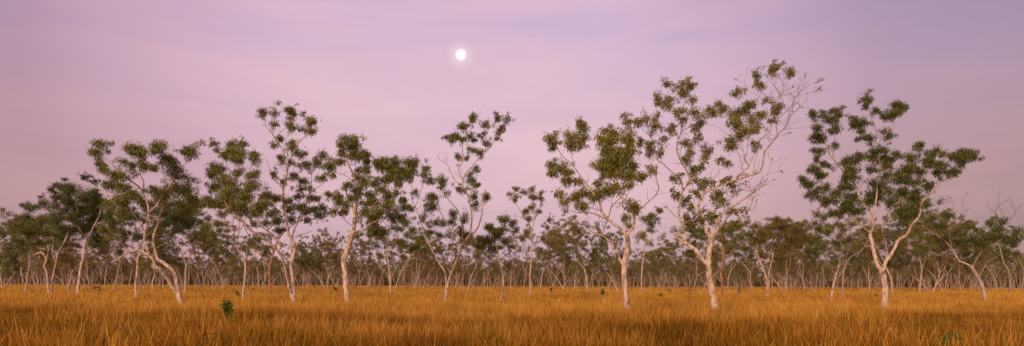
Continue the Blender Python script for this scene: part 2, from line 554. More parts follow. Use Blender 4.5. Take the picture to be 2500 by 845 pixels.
# 7 twin-stemmed gum
traced_tree('gum_tree', 'gum with twin smooth white stems joined at the grass, the left one sweeping far left', 17, (717, 738), BR('''
12 10: 717,738 714,722
8 5: 713,720 705,695 698,665 690,634 678,612 656,591 635,575 613,563 595,542 579,523
4.4 2: 579,523 574,514 561,512 551,495 548,460 541,430
4.4 2.4: 684,606 681,591 662,572 638,551 628,526 621,498
9 6.5: 717,730 716,695 713,665 710,646 718,618 719,597 705,572
6 4.8: 705,572 701,545 696,520 690,486 691,474 693,455
4.6 3.2: 693,455 701,421 705,400 719,366 730,348
3.2 1.4: 730,348 742,335 751,323 760,308
3 1.8: 702,417 695,394 691,366 675,345 665,326
1.8 1: 665,326 650,308 648,295 642,285
1.8 1: 678,348 682,326 695,314 700,300
1.6 .9: 692,368 699,338 705,322
2.6 1.4: 691,461 681,449 668,438 659,415
1.3 .7: 659,415 653,394 645,382 638,378
4.4 2.8: 712,628 710,597 715,572 724,548 736,535 745,508
2.8 1.6: 745,508 750,485 758,461 761,437 758,420
2.4 1.2: 752,478 770,461 788,449 801,428
2 1: 724,578 735,572 751,569 762,562
2.8 1.6: 579,523 583,490 581,455 576,431 574,406 573,385
2 1.2: 577,435 564,421 553,400 540,378 525,362 518,350
2.4 1.2: 617,510 612,480 612,450 608,432 615,405 618,385
1.8 1: 699,440 713,425 720,400
2.2 1.2: 690,486 672,478 655,470
'''), CL('''
516 348 12 12;644 277 12 13;638 270 7 6;671 275 12 12;670 302 9 7;702 266 16 12;719 280 13 10;711 305 20 14;751 295 19 16;745 315 16 10;764 322 9 7
687 335 14 8;670 351 14 9;715 345 12 8;713 358 14 8;738 375 18 11;687 385 14 12;711 394 15 8;671 425 11 12;695 443 9 10;721 428 12 10
748 403 18 15;773 394 16 12;788 378 16 13;804 406 18 18;785 431 18 12;825 394 10 9;813 425 10 7;742 440 15 13;733 461 14 12;761 483 18 12;705 490 15 12
567 352 14 13;585 348 14 12;576 372 26 19;573 390 18 14;551 375 11 12;530 366 8 8;619 375 17 11;622 391 15 11;530 412 22 15;515 422 12 13
582 418 14 12;548 443 28 15;521 455 18 14;558 468 30 18;619 425 18 15;613 455 26 18;598 480 30 18;644 474 20 15;675 483 18 13;502 483 13 12
521 495 24 14;551 498 28 14;591 500 28 16;613 515 20 13;630 500 18 14;735 505 18 13;756 458 10 9;652 498 16 12
'''), group=G_NEAR, csize=.93, dens=1.6)

# 8 gum with a single thick pale trunk
traced_tree('gum_tree', 'gum on a single thick pale trunk, its lopsided crown heavy with leaves on the right', 18, (850, 744), BR('''
13 11: 850,744 846,722 844,685 841,653 840,637 849,608 856,586 862,565
10 8: 862,565 866,541 868,520 868,505
5 3: 866,528 858,495 849,483 843,462 839,450
5 3.6: 868,510 872,480 870,452 863,426 853,407 847,391
2.4 1.2: 847,391 846,367 849,348
2 1: 853,407 859,393 863,380
2.4 1.2: 870,455 856,438 837,426 823,422
3 1.8: 872,470 879,452 883,431 885,412
1.8 1: 883,440 892,425 898,410
5 2.4: 849,577 868,565 889,561 900,549 918,540 942,528
5 3: 866,532 880,515 905,507 934,499
4 2: 905,507 930,485 950,472 965,468 976,460 986,445 988,430
2.4 1.2: 900,505 917,481 917,462 921,438
2 1: 950,472 948,455 955,440
2.4 1.2: 858,550 845,540 835,525 825,515
1.8 1: 965,468 985,468 1000,470
2 1: 986,445 998,435 1003,420
'''), CL('''
845 339 12 14;829 355 12 13;834 374 9 9;868 339 11 12;865 358 15 14;863 372 14 13;875 381 12 10;894 377 17 13;898 393 12 9;827 391 10 7
875 412 11 8;898 415 12 13;875 431 9 11;891 443 14 11;851 450 16 10;922 393 15 13;938 389 15 12;931 407 14 10;946 407 15 13
969 396 20 14;998 398 18 14;1007 410 13 16;981 415 20 17;1000 426 16 13;962 424 16 13;972 443 12 11;941 434 18 12;917 448 15 11
931 460 14 10;870 464 15 12;863 481 14 12;901 474 16 11;912 493 22 14;891 495 16 13;950 471 14 13;948 488 14 13;983 488 17 14;993 505 12 10
946 507 20 14;922 512 20 12;804 474 12 8;823 479 12 8;832 493 14 11;818 514 8 9;839 514 8 11;908 531 18 13;929 568 22 13;913 555 15 12
966 525 15 12;985 533 14 11;870 576 7 7;893 520 14 10;845 500 8 7
'''), group=G_NEAR, dens=1.7)

traced_tree('gum_tree', 'slender gum with a forked sunlit upper stem, just right of the thick pale trunk', 19, (953, 718), BR('''
5.5 3.6: 953,718 953,680 948,640 945,618 948,594 948,570
3 1.4: 948,570 948,555 940,545 932,538
2.2 1.2: 948,596 941,585 940,576
2.6 1.2: 945,618 955,605 964,594 972,580
2.4 1.2: 953,685 941,665 930,650 922,640
2.4 1.2: 954,680 960,668 967,656 975,646
'''), CL('''
940 585 14 9;970 560 16 10;915 600 14 9;975 590 14 9;990 545 16 10;930 625 12 7;960 540 12 8;905 575 10 8;985 625 12 8;1000 575 16 10
'''), group=G_MID, dens=1.1)

traced_tree('gum_tree', 'thin bare-stemmed gum slanting up to the right beside the slender forked gum', 20, (962, 714), BR('''
3.6 2: 962,714 970,690 977,669 990,645 1006,621 1020,606
1.8 1: 985,655 998,650 1010,640
1.6 .9: 990,645 988,625 992,605
'''), CL('''
1020 600 16 9;1005 610 12 8;1035 588 14 10;1040 610 14 8;992 600 10 7;1020 580 12 8
'''), group=G_MID, dens=1.2)

# 9 v-shaped airy gum
traced_tree('gum_tree', 'airy V-shaped gum with small scattered tufts and a long high branch slanting right', 21, (1088, 734), BR('''
8 7.5: 1088,734 1090,712 1093,695
7.5 5.5: 1092,700 1097,681 1106,658 1117,632 1126,606 1134,590 1146,577
4.6 3.2: 1146,577 1151,548 1151,519 1146,490 1144,483 1137,466 1129,453
3.6 2.4: 1129,453 1130,439 1122,423 1120,412 1130,393 1130,376
2.4 1.2: 1130,376 1129,355 1134,333 1148,317 1156,292
1 .6: 1156,292 1165,280 1175,272
3 1.2: 1130,439 1140,420 1159,398 1180,374 1202,352 1218,328 1238,303
2 .8: 1129,453 1112,442 1101,423 1093,404 1071,387 1069,377
1 .5: 1090,400 1090,390 1096,382
4.4 2.4: 1146,577 1164,560 1174,533 1178,507 1177,490 1181,476 1187,466
3 1.6: 1130,588 1128,548 1118,516 1100,493 1085,475
3.4 1.8: 1102,652 1103,623 1106,597 1100,562 1086,539 1074,516
4.6 3: 1089,702 1087,667 1071,641 1051,603 1036,574 1028,542
3 1.2: 1028,542 1016,510 1007,490 1006,465 1006,439
2.2 1: 1014,505 1021,488 1028,465 1034,445
1.8 1: 1100,562 1112,545 1115,530
1.6 .8: 1144,485 1150,470 1156,455
1.6 .8: 1177,500 1160,515 1155,530
1.4 .8: 1187,370 1183,350 1187,325 1196,310
1.6 .8: 1074,516 1070,490 1076,465
'''), CL('''
1156 281 11 8;1153 295 7 10;1130 306 14 13;1104 330 12 9;1091 333 8 6;1103 341 8 9;1118 330 8 9;1131 341 8 8;1146 332 9 7;1159 340 7 7
1171 330 7 6;1187 300 12 11;1183 325 8 6;1189 347 12 10;1213 287 8 11;1238 290 9 10;1227 311 10 9;1217 317 8 8;1213 336 8 7;1172 374 9 9
1159 366 7 6;1146 360 5 8;1141 382 6 6;1153 442 12 11;1145 426 6 7;1164 412 8 10;1164 450 7 6;1121 461 8 11;1137 461 6 7;1119 382 8 11
1078 438 15 16;1080 450 12 9;1091 474 10 8;1161 477 9 9;1189 480 10 13;1038 412 11 12;1035 428 10 9;1050 442 10 10;1016 466 8 10;1055 480 14 13
1058 504 16 14;1032 533 10 12;1065 542 15 11;1080 542 8 8;1106 522 12 15;1103 539 9 9;1132 533 9 17;1126 568 11 11;1138 574 14 9;1161 499 10 8
1048 565 14 8;1074 571 13 9;1007 558 10 9;1001 507 8 8;1020 585 10 7
'''), group=G_NEAR, dens=1.35)

# 10 bushy small gum, 11 straight slender gum
traced_tree('gum_tree', 'small bushy gum on a wavy thin trunk, right of the airy V-shaped gum', 22, (1222, 734), BR('''
5.5 4: 1222,734 1228,710 1228,675 1225,658 1219,635 1213,606
2.6 1.4: 1213,606 1205,590 1190,580
2.6 1.4: 1213,606 1222,580 1230,560
2 1: 1228,690 1240,678 1250,672
2 1: 1219,635 1212,650 1208,640
2 1: 1219,580 1240,565 1252,550
'''), CL('''
1230 534 20 13;1204 552 16 12;1222 563 18 12;1176 580 18 13;1250 546 12 10;1193 588 18 12;1233 586 14 11;1210 575 18 12;1260 560 10 8 r;1248 600 10 8;1170 600 12 8;1205 608 14 8
'''), group=G_MID, dens=1.6)
traced_tree('gum_tree', 'slim gum with one straight stem and narrow open crown, alone in the central gap', 23, (1295, 722), BR('''
4.4 3: 1295,722 1295,661 1299,601 1299,565
2.6 1.2: 1299,565 1292,545 1277,524 1256,492 1246,475
2.6 1.2: 1299,565 1306,528 1303,496 1300,470
1.8 .9: 1306,535 1316,510 1322,490
1.8 .9: 1297,640 1288,625 1284,610
1.6 .8: 1297,620 1310,600 1330,575 1342,545
'''), CL('''
1262 460 9 8;1299 458 10 7;1281 468 9 9;1258 484 9 11;1244 472 6 7;1299 480 14 11;1321 484 8 10;1281 516 11 11;1291 537 9 11;1313 516 8 9
1297 504 12 8;1275 585 9 8;1320 470 6 6;1342 535 6 8;1338 555 8 7;1285 565 10 7;1325 580 10 8
'''), group=G_MID, dens=1.4)

# 12 hero gum centre right
traced_tree('gum_tree', 'gum with a large forked white trunk, crooked low left limb and dense central leaf mass', 24, (1532, 762), BR('''
15 12: 1532,762 1528,731 1525,697 1524,663 1525,635
12 10: 1525,635 1533,608 1532,586 1531,572
7 5.5: 1531,572 1510,555 1491,540 1470,518 1466,500
4.4 2.6: 1466,500 1450,475 1435,454 1419,432 1400,405
2.6 1.4: 1400,405 1375,383 1362,364 1350,350
2 1.2: 1402,408 1396,381 1398,362
1.3 .8: 1396,370 1404,365 1411,359
3.2 1.6: 1495,543 1470,531 1445,520 1405,518 1385,508
2.4 1.2: 1464,514 1448,508 1433,506 1420,502
7 5: 1531,572 1545,555 1548,528 1538,506 1528,495
4.8 3: 1528,495 1519,481 1519,462 1500,443 1498,427
3 1.4: 1519,470 1536,450 1548,435 1560,428
3.4 1.8: 1548,528 1566,508 1596,481 1608,460 1602,432 1604,405
1.2 .6: 1602,477 1612,473 1626,470
6 3.4: 1519,643 1507,620 1491,595 1473,577 1445,566
2.8 1.2: 1445,566 1434,556 1422,546
3.4 2.4: 1473,577 1476,555 1485,534 1491,512 1495,503 1517,481
2.4 1.2: 1461,562 1464,534 1452,518
2 1: 1545,560 1553,580 1558,600
2 1: 1498,427 1488,400 1485,370 1486,340
2 1: 1500,443 1520,410 1528,385 1532,360
'''), CL('''
1415 299 16 12;1424 315 11 11;1345 334 16 13;1351 356 14 10;1389 332 18 13;1392 351 18 10;1413 348 17 13;1427 337 9 11;1351 402 17 11;1345 421 14 12
1373 408 16 13;1386 421 16 13;1381 438 13 10;1405 440 16 9;1366 473 14 9;1377 492 11 9
1484 318 20 9;1498 326 14 12;1462 340 18 9;1495 345 26 16;1479 367 22 16;1509 367 20 18;1495 394 30 19;1471 402 18 15;1511 402 22 19;1487 419 26 15
1536 337 16 12;1544 362 14 13;1528 383 16 15;1544 408 16 12;1536 427 16 13;1568 427 17 9;1536 449 14 8;1462 446 14 8;1454 468 26 13;1484 465 20 12
1500 454 18 11;1424 470 18 11;1454 484 20 10;1405 481 13 13;1424 498 12 8;1541 495 16 11;1550 506 12 8;1593 413 12 8;1525 528 10 8;1418 503 12 8
1567 572 9 5;1538 552 7 9;1553 509 12 8;1500 380 24 18;1482 405 20 14
'''), group=G_NEAR, dens=1.7, tint=.50)

traced_tree('gum_tree', 'slim pale gum close behind the large forked white trunk, its crown showing right of it', 25, (1566, 716), BR('''
4.4 3: 1566,716 1566,690 1568,650 1573,615 1575,580
2.2 1: 1575,580 1582,560 1592,540
2 1: 1575,590 1566,572 1568,550
2 1: 1575,600 1590,580 1603,520
'''), CL('''
1578 534 16 11;1593 546 12 11;1608 512 12 7;1590 528 14 9;1600 535 9 8;1567 572 9 5;1615 515 6 5;1590 562 10 7
'''), group=G_MID, dens=1.3)

# 13 biggest tree
traced_tree('gum_tree', 'tallest gum, twisted white limbs and a leafless spray of twigs at its upper right', 26, (1748, 760), BR('''
17 13: 1748,760 1743,737 1738,710 1732,682 1730,652
13 11: 1730,652 1731,620 1735,593 1735,579
9.5 7: 1724,644 1705,620 1689,603 1672,592 1659,584 1652,577
5.5 4.2: 1652,577 1658,568 1667,563 1686,541 1702,522
6 4.6: 1672,592 1674,571 1664,546 1658,530 1657,507 1663,478 1670,462
4.8 3.2: 1670,462 1684,441 1674,413 1661,392 1653,369 1653,350
3 2: 1653,350 1656,340 1663,322 1663,301 1658,286
1.8 1: 1656,340 1654,331 1648,327 1640,318
2 1: 1663,322 1676,314 1692,306 1710,293
4.2 2.4: 1666,465 1666,452 1658,431 1642,421 1616,397
2.4 1: 1616,397 1606,389 1596,353 1591,338 1570,317 1558,300
2 1: 1606,389 1619,356 1640,335 1650,325
1.8 .8: 1596,372 1567,356 1548,340 1541,320
1.3 .6: 1656,528 1648,527 1636,515 1627,505
9 6: 1735,579 1727,571 1721,554 1713,535 1705,507 1708,493
6.5 4.6: 1708,493 1720,473 1741,460 1767,449 1796,440 1822,431
5 3.6: 1822,431 1851,421 1860,408 1864,387 1869,368 1887,345
3.8 2.4: 1887,345 1898,330 1916,312 1927,288 1940,273
2 1: 1940,273 1953,262 1968,264 1975,262
1.2 .7: 1952,263 1950,245 1951,236
2.2 1.4: 1900,290 1916,275 1932,260 1942,239
1.6 .6 20: 1942,239 1955,226 1973,208 1989,202
1.4 .6 18: 1943,237 1960,230 1989,223
1.2 .6 14: 1950,232 1951,202 1963,190
2.4 1.6: 1898,327 1894,301 1889,280 1888,257 1900,242 1908,231
1.5 .7: 1908,231 1895,215 1885,202 1875,195
1.8 .9: 1908,231 1914,218 1908,197 1895,182
1.1 .6: 1909,205 1918,190 1927,182
1.1 .6 9: 1911,226 1922,218 1932,215
1.4 .8: 1908,240 1915,255 1919,273
1.3 .6 12: 1916,316 1947,313 1981,312
1.2 .6 8: 1900,332 1912,329 1924,326
1.8 .7: 1888,257 1859,242 1841,228 1822,221
1.1 .5 9: 1822,221 1815,202 1799,195
1.4 .8: 1872,240 1860,225 1850,205 1848,190
2 1: 1848,350 1859,338 1880,322 1882,301 1875,286 1872,262
5 3: 1800,434 1814,418 1827,408 1820,392
2.4 1.2: 1814,418 1806,384 1801,371 1790,355
2.2 1: 1827,408 1840,379 1843,361
2 1: 1838,426 1844,392 1850,370
2.2 1: 1820,392 1812,356 1807,322 1830,294
2 1: 1812,366 1794,340 1765,320 1752,310
1.8 .9: 1820,392 1825,360 1828,330
6.5 4: 1736,579 1746,552 1757,531 1772,514 1796,501 1814,488 1840,470
4 2.4: 1840,470 1861,454 1869,450
1.2 .6 7: 1866,452 1875,447 1886,441
4.4 2.4: 1740,582 1754,560 1768,543 1780,527 1801,517 1827,514
2.4 1.2: 1827,514 1835,496 1836,480 1830,457 1827,440
1.4 .7 8: 1827,514 1843,506 1846,494
1.2 .6 12: 1841,470 1855,445 1874,426 1895,420 1905,418
1 .5 8: 1874,426 1880,408 1885,392
2.4 1.4: 1775,514 1778,501 1786,478 1806,465 1827,458
2.6 1.4: 1718,474 1715,462 1692,441
2 1: 1730,465 1737,452 1749,441
1.6 .9: 1742,460 1736,428 1741,410
1.6 .8: 1741,443 1750,425 1762,413 1778,402
'''), CL('''
1630 200 17 10;1663 205 18 12;1684 208 12 13;1666 226 17 13;1606 230 9 8;1632 239 14 10;1609 251 11 9;1690 240 7 5;1632 254 8 8;1656 270 19 12
1669 291 12 9;1640 304 13 8;1640 317 9 7;1528 278 7 7;1533 294 10 7;1554 296 17 12;1578 286 9 11;1601 288 10 10;1598 309 15 11
1567 343 13 9;1536 340 10 9;1619 335 10 6;1588 348 12 7;1700 273 19 11;1713 296 13 13;1700 312 13 11;1677 346 12 9;1703 335 11 10
1752 252 18 9;1731 265 13 11;1744 273 14 11;1765 265 8 11;1799 223 13 8;1768 262 12 9;1794 270 20 11;1828 252 18 13;1820 265 18 13;1783 296 18 13
1838 294 16 13;1859 275 12 11;1825 317 20 13;1846 312 12 10;1783 343 18 13;1802 327 16 11;1843 348 14 9;1848 179 11 7;1848 202 7 11;1859 205 9 9
1885 166 18 9;1895 158 13 8;1927 168 16 12;1872 242 12 8;1898 257 15 13;1895 270 13 8;1888 291 11 10;1802 290 14 10;1800 305 12 9
1731 363 22 12;1721 379 15 10;1760 387 10 6;1778 392 10 7;1676 348 11 7;1684 369 10 9;1681 387 11 10;1788 356 16 12;1848 356 11 10
1585 371 8 11;1609 376 13 12;1595 365 8 8
1710 408 15 11 r;1692 415 13 9 r;1640 434 12 9 r;1663 426 9 7 r;1692 436 12 11 r;1650 475 13 11 r;1674 488 14 11 r;1684 507 12 9 r;1697 470 11 9 r
1710 454 11 11 r;1721 441 11 8 r;1757 475 17 12 r;1749 486 13 8 r;1741 444 8 9 r;1775 436 13 8 r;1793 454 15 11 r;1762 491 10 8 r;1736 522 15 11 r
1741 533 17 11 r;1809 514 15 11 r;1801 543 18 12 r;1674 533 11 11 r;1684 546 14 11 r;1788 517 9 8 r;1705 538 11 11 r
'''), group=G_NEAR, dens=1.3, bare=.3, csize=.94)

# red-brown tree behind the biggest
traced_tree('gum_tree', 'dark reddish-brown tree standing close behind the tallest gum, showing right of its trunk', 27, (1764, 724), BR('''
6 5.5: 1764,724 1762,688 1760,663 1765,639 1766,612 1762,579
3 1.6: 1766,612 1746,598 1735,585
3 1.6: 1765,639 1784,617 1800,600
2.6 1.4: 1764,590 1780,570 1800,555
2.6 1.4: 1762,579 1755,560 1760,545
'''), CL('''
1800 550 18 12 r;1780 560 16 12;1820 545 18 12 r;1760 560 14 10;1715 560 14 11;1740 575 16 10;1790 585 14 9;1830 570 14 9;1700 575 12 9;1770 590 12 7
'''), bark=M_RED, group=G_MID, dens=1.3)
traced_tree('gum_tree', 'small dark-trunked tree forking low in a V, right of the red-brown tree', 28, (1803, 720), BR('''
6.5 5.5: 1803,720 1806,693 1801,672
4 2: 1801,672 1803,655 1795,633 1790,612 1796,590
3 1.4: 1806,690 1811,670 1808,650 1816,635
2 1: 1803,655 1815,630 1822,610
'''), CL('''
1790 600 16 9;1820 605 16 10;1800 620 12 7;1835 590 14 9;1775 612 12 8;1835 625 12 7
'''), bark=M_DARK, group=G_MID, dens=1.1)
traced_tree('gum_tree', 'round-topped bushy gum on two thin stems, right of the small dark forked tree', 29, (1875, 724), BR('''
5 4: 1875,724 1874,690 1866,663 1852,630 1847,612
3.6 2.4: 1876,700 1878,690 1877,666 1884,640 1888,610
2.4 1.2: 1847,612 1850,590 1845,570
2.4 1.2: 1888,610 1900,585 1915,565
2.2 1.1: 1862,650 1880,620 1890,580
2.2 1.1: 1888,610 1915,600 1938,580
'''), CL('''
1838 552 16 14 r;1894 537 20 11;1878 555 20 14;1918 555 25 13;1943 562 20 16;1903 577 25 14;1857 583 16 11;1940 583 18 14;1965 560 8 9
1857 618 18 10;1870 570 18 12;1925 600 18 10;1890 600 18 10;1860 565 12 9;1965 580 10 9;1895 545 20 11;1832 575 10 8
'''), leaf=M_LEAF_OLIVE, group=G_MID, dens=1.8, L=.2, wd=.06)

# 14 hero gum right
traced_tree('gum_tree', 'broad dark-leaved gum whose white trunk splits into a Y, one limb sweeping far right', 30, (2160, 750), BR('''
14 12.5: 2160,750 2161,714 2158,683 2153,662
9.5 8: 2153,662 2142,645 2132,607 2125,573
6.5 5: 2125,573 2132,553 2129,522 2112,505 2098,481 2094,460
4.2 2.6: 2094,460 2090,453 2068,431 2047,403 2025,378
2.6 1.2: 2025,378 2015,350 2007,325 1998,300
2.2 1.1: 2033,385 2037,360 2037,331 2036,305
4.2 2.4: 2122,566 2101,549 2077,532 2067,518
2.4 1.2: 2067,518 2040,500 2015,480
5 3.4: 2131,545 2137,504 2141,470 2141,441 2147,431
3.6 2.4: 2147,431 2148,403 2145,381 2147,350 2153,337
2.4 1.2: 2153,337 2141,322 2131,300 2125,278 2124,260
2 1: 2156,335 2165,325 2175,318 2184,306 2180,290
2 1: 2145,362 2134,358 2116,350 2106,331
8.5 6: 2156,660 2163,638 2177,621 2194,587 2214,573 2225,549
6 4: 2225,549 2245,525 2249,498 2266,477 2287,458
3.6 1.6: 2287,458 2301,441 2329,428 2344,403
2 1: 2291,452 2286,440 2285,426
4 2.6: 2165,628 2163,597 2153,560 2163,535 2173,508 2194,494
2.8 1.4: 2194,494 2203,475 2222,450 2244,422
2.2 1: 2204,480 2203,500 2214,508
2 1: 2060,422 2050,400 2060,385
2 1: 2249,505 2240,490 2238,478
1.8 .9: 2222,450 2215,425 2212,405
1.8 .9: 2300,441 2300,420 2296,405
'''), CL('''
2119 240 17 13;2111 253 10 9;2141 268 13 11;2191 256 18 11;2203 262 13 14;2181 274 18 11;2162 284 15 11;2090 290 14 11;2097 303 18 11;2115 296 9 8
2081 300 10 8;2103 318 12 8;2109 334 15 8;2128 337 9 9;2159 322 16 7;2172 331 8 7
1984 275 13 15;2034 271 14 9;2050 275 11 13;2034 290 19 13;2018 287 11 9;2037 318 15 11;1993 309 14 11;1987 331 17 13;2003 337 17 13;2037 350 10 11
1993 365 16 10;1996 384 11 11;2009 397 10 7;2023 403 7 6;1987 412 15 12;2003 425 13 11;1959 437 12 8;1978 450 16 10;2012 460 16 13;2040 466 14 11
2097 375 9 9;2087 390 19 13;2065 394 15 12;2075 416 19 15;2059 434 15 13;2075 453 21 17
2131 368 19 11;2122 381 11 12;2162 365 11 11;2160 384 19 13;2188 375 13 12;2175 390 12 9;2125 409 14 10;2162 403 15 12;2162 425 14 15;2141 453 27 17
2141 468 18 12;2244 353 17 13;2225 384 18 12;2278 372 18 13;2266 390 18 13;2294 403 20 13;2213 416 27 16;2197 434 24 14;2241 412 20 15;2288 422 13 12
2357 372 18 10;2376 375 13 11;2332 381 18 12;2348 393 15 13;2329 415 15 10;2313 419 10 8;2266 453 17 12;2238 469 15 13;2203 462 18 13
1991 473 18 12;2015 491 19 13;2043 518 14 12;2063 498 20 15;2087 508 23 17;2122 487 18 15;2146 476 24 16;2173 491 14 15;2204 470 14 13;2214 508 27 14
2238 484 15 13;2201 515 19 11;2080 480 16 12;2228 440 16 12
'''), group=G_NEAR, leaf=M_LEAF_DARK, dens=1.8)

traced_tree('gum_tree', 'small bent white gum with a thin open crown, left of the broad dark-leaved gum', 31, (2029, 737), BR('''
5.5 4.5: 2029,737 2034,700 2040,673 2050,642
3 1.4: 2050,642 2052,615 2053,597 2058,570 2060,549
2.4 1.2: 2035,665 2026,652 2022,635 2010,620
2 1: 2053,610 2040,590 2030,565
2 1: 2040,590 2015,565 2005,545
'''), CL('''
2010 530 13 9;1992 520 9 8;2030 520 12 8;2045 545 12 9;2000 555 12 9;2025 565 12 8;2060 560 12 9;1985 545 8 8;2040 590 12 8;2010 600 12 8;2075 580 10 8
1995 580 12 8
'''), group=G_MID, dens=1.05)
traced_tree('gum_tree', 'dark-based gum with a long thin limb slanting right, beside the small bent white gum', 32, (2058, 727), BR('''
5.5 4.5: 2058,727 2058,687 2060,662 2066,645
3.4 1.8: 2066,645 2077,628 2101,614 2118,590 2128,570
3 1.4: 2062,655 2068,620 2078,590 2074,560
2 1: 2058,680 2050,650 2046,630
'''), CL('''
2080 545 14 9;2095 570 12 8;2065 590 13 8;2090 600 12 7;2110 560 10 7;2050 610 12 7;2100 535 12 8;2125 560 8 7
'''), bark=M_GREY, group=G_MID, dens=1.05)

# 15 leaning gum at the far right
traced_tree('gum_tree', 'leaning grey-white gum near the right edge, trunk bowing to the left with long bare arms', 33, (2405, 733), BR('''
9 7.5: 2405,733 2398,700 2383,670 2371,651
5.5 3.6: 2371,651 2355,642 2341,636 2326,609
3.4 1.6: 2326,609 2310,592 2295,579 2269,564 2250,550
3 1.4: 2373,653 2386,630 2401,609 2420,600 2439,592
2.6 1.2: 2392,672 2402,655 2413,639 2430,628 2447,622
2.4 1.2: 2326,609 2318,580 2322,555
2.2 1.1: 2401,609 2410,585 2420,565
2 1: 2430,596 2450,580 2470,570
'''), CL('''
2307 522 18 11;2275 530 16 10;2295 552 20 11;2337 586 19 12;2375 586 18 11;2394 594 18 12;2420 548 12 15;2447 537 13 9;2432 575 19 12;2485 560 14 11
2462 586 19 14;2440 560 14 10;2410 575 14 10;2355 600 16 10;2310 580 14 9;2480 585 14 12;2340 560 10 8;2385 560 9 7
'''), bark=M_GREY, leaf=M_LEAF_DARK, group=G_NEAR, dens=1.5, L=.2, wd=.05)

# two dead-topped trees
traced_tree('dead_tree', 'dead-topped tree with a leafless crown of fine twigs, left of the leaning right-edge gum', 34, (2322, 709), BR('''
4.4 2.4: 2322,709 2322,660 2326,610 2328,570 2333,537
2 1 22: 2333,537 2328,510 2326,488
2 1 22: 2333,537 2345,526 2350,500 2351,480
1.6 .8 18: 2330,560 2342,545 2356,520
1.6 .8 14: 2328,570 2312,550 2302,530
1.4 .8 14: 2333,537 2320,515 2312,500
'''), CL('''
2322 600 12 8;2340 575 8 6;2318 630 10 7
'''), bark=M_DEAD, group=G_MID, dens=.9, bare=1.0)
traced_tree('dead_tree', 'dead-topped tree with crooked leafless branches against the sky at the right edge', 35, (2467, 714), BR('''
5.5 3.4: 2467,714 2466,690 2462,660 2450,640 2440,600 2436,565 2436,534
2.2 1.2 10: 2436,534 2430,520 2436,507 2444,498 2462,488
1.4 .8 10: 2438,508 2438,490 2440,476
1.4 .8 12: 2435,525 2424,515 2414,505
3.4 1.8: 2464,680 2475,660 2482,640
2.6 1.2 10: 2440,600 2452,570 2462,548 2477,526 2490,505
1.4 .7 9: 2462,548 2450,530 2445,515
1.2 .7 12: 2477,526 2478,510 2470,500
'''), CL('''
2450 610 14 9;2480 620 14 9;2470 600 12 9
'''), bark=M_DEAD, group=G_MID, dens=1.2, bare=1.0)

# snag with one crooked arm
traced_tree('dead_tree', 'thin dark dead trunk with one short crooked arm, left of the leaning white gum', 36, (241, 716), BR('''
3.6 2.8: 241,716 245,695 253,660 262,630
2.6 1.8: 262,628 250,626 232,625 227,629
1.8 1: 262,630 270,620 266,605
2.2 1: 253,660 240,640 236,615
'''), [], bark=M_DARK, group=G_MID)

# ------------------------------------------------------------------ grown gums between and behind the traced ones
random.seed(5)
MID = []
for i, (bk, lf, stems, lean, spread, clump, dens, low, tint) in enumerate([
        (M_PALE, M_LEAF_OLIVE, 1, .10, 1.0, .50, 1.30, .32, .40), (M_PALE, M_LEAF, 2, 0, .9, .46, 1.2, .30, .45),
        (M_GREY, M_LEAF, 1, -.12, 1.1, .56, 1.4, .28, .36), (M_PALE, M_LEAF_OLIVE, 1, .05, .75, .44, 1.2, .42, .42),
        (M_GREY, M_LEAF_DARK, 1, .0, .85, .58, 1.3, .30, .42), (M_PALE, M_LEAF_OLIVE, 2, 0, 1.0, .48, 1.3, .26, .45),
        (M_PALE, M_LEAF, 1, .25, 1.0, .46, 1.1, .36, .42), (M_DARK, M_LEAF_DARK, 1, -.1, 1.2, .50, 1.3, .26, .45),
        (M_PALE, M_LEAF_OLIVE, 3, 0, .8, .42, 1.2, .30, .38), (M_GREY, M_LEAF_OLIVE, 1, .1, 1.0, .52, 1.4, .34, .35)]):
    MID.append(gum_meshes('mid_gum', 100 + i, 10.0, bk, lf, .21, .058, dens, stems, lean, spread, clump, .10, 4, tint, low))
FAR = []
for i in range(12):
    bk = [M_TAN, M_TAN, M_PALE, M_GREY][i % 4]
    lf = [M_LEAF_OLIVE, M_LEAF, M_LEAF_OLIVE][i % 3]
    FAR.append(gum_meshes('far_gum', 200 + i, 9.0, bk, lf, .36, .12, 1.25, 1 + (i % 5 == 1) + (i % 7 == 3), random.uniform(-.2, .2),
                          random.uniform(.45, .85), random.uniform(.44, .62), .12, 3, random.uniform(.34, .46), random.uniform(.38, .50)))

def place(meshes, px, Y, height, nominal, rz, label, group, wide=1.0):
    x, _ = ray(px, yh(px))
    root = empty('gum_tree', (x * Y, Y, 0), rz)
    s = height / nominal
    root.scale = (s * wide, s * wide, s)
    tag(root, label, 'tree', group)
    link('trunk', meshes[0], root)
    if meshes[1]: link('crown', meshes[1], root)
    return root

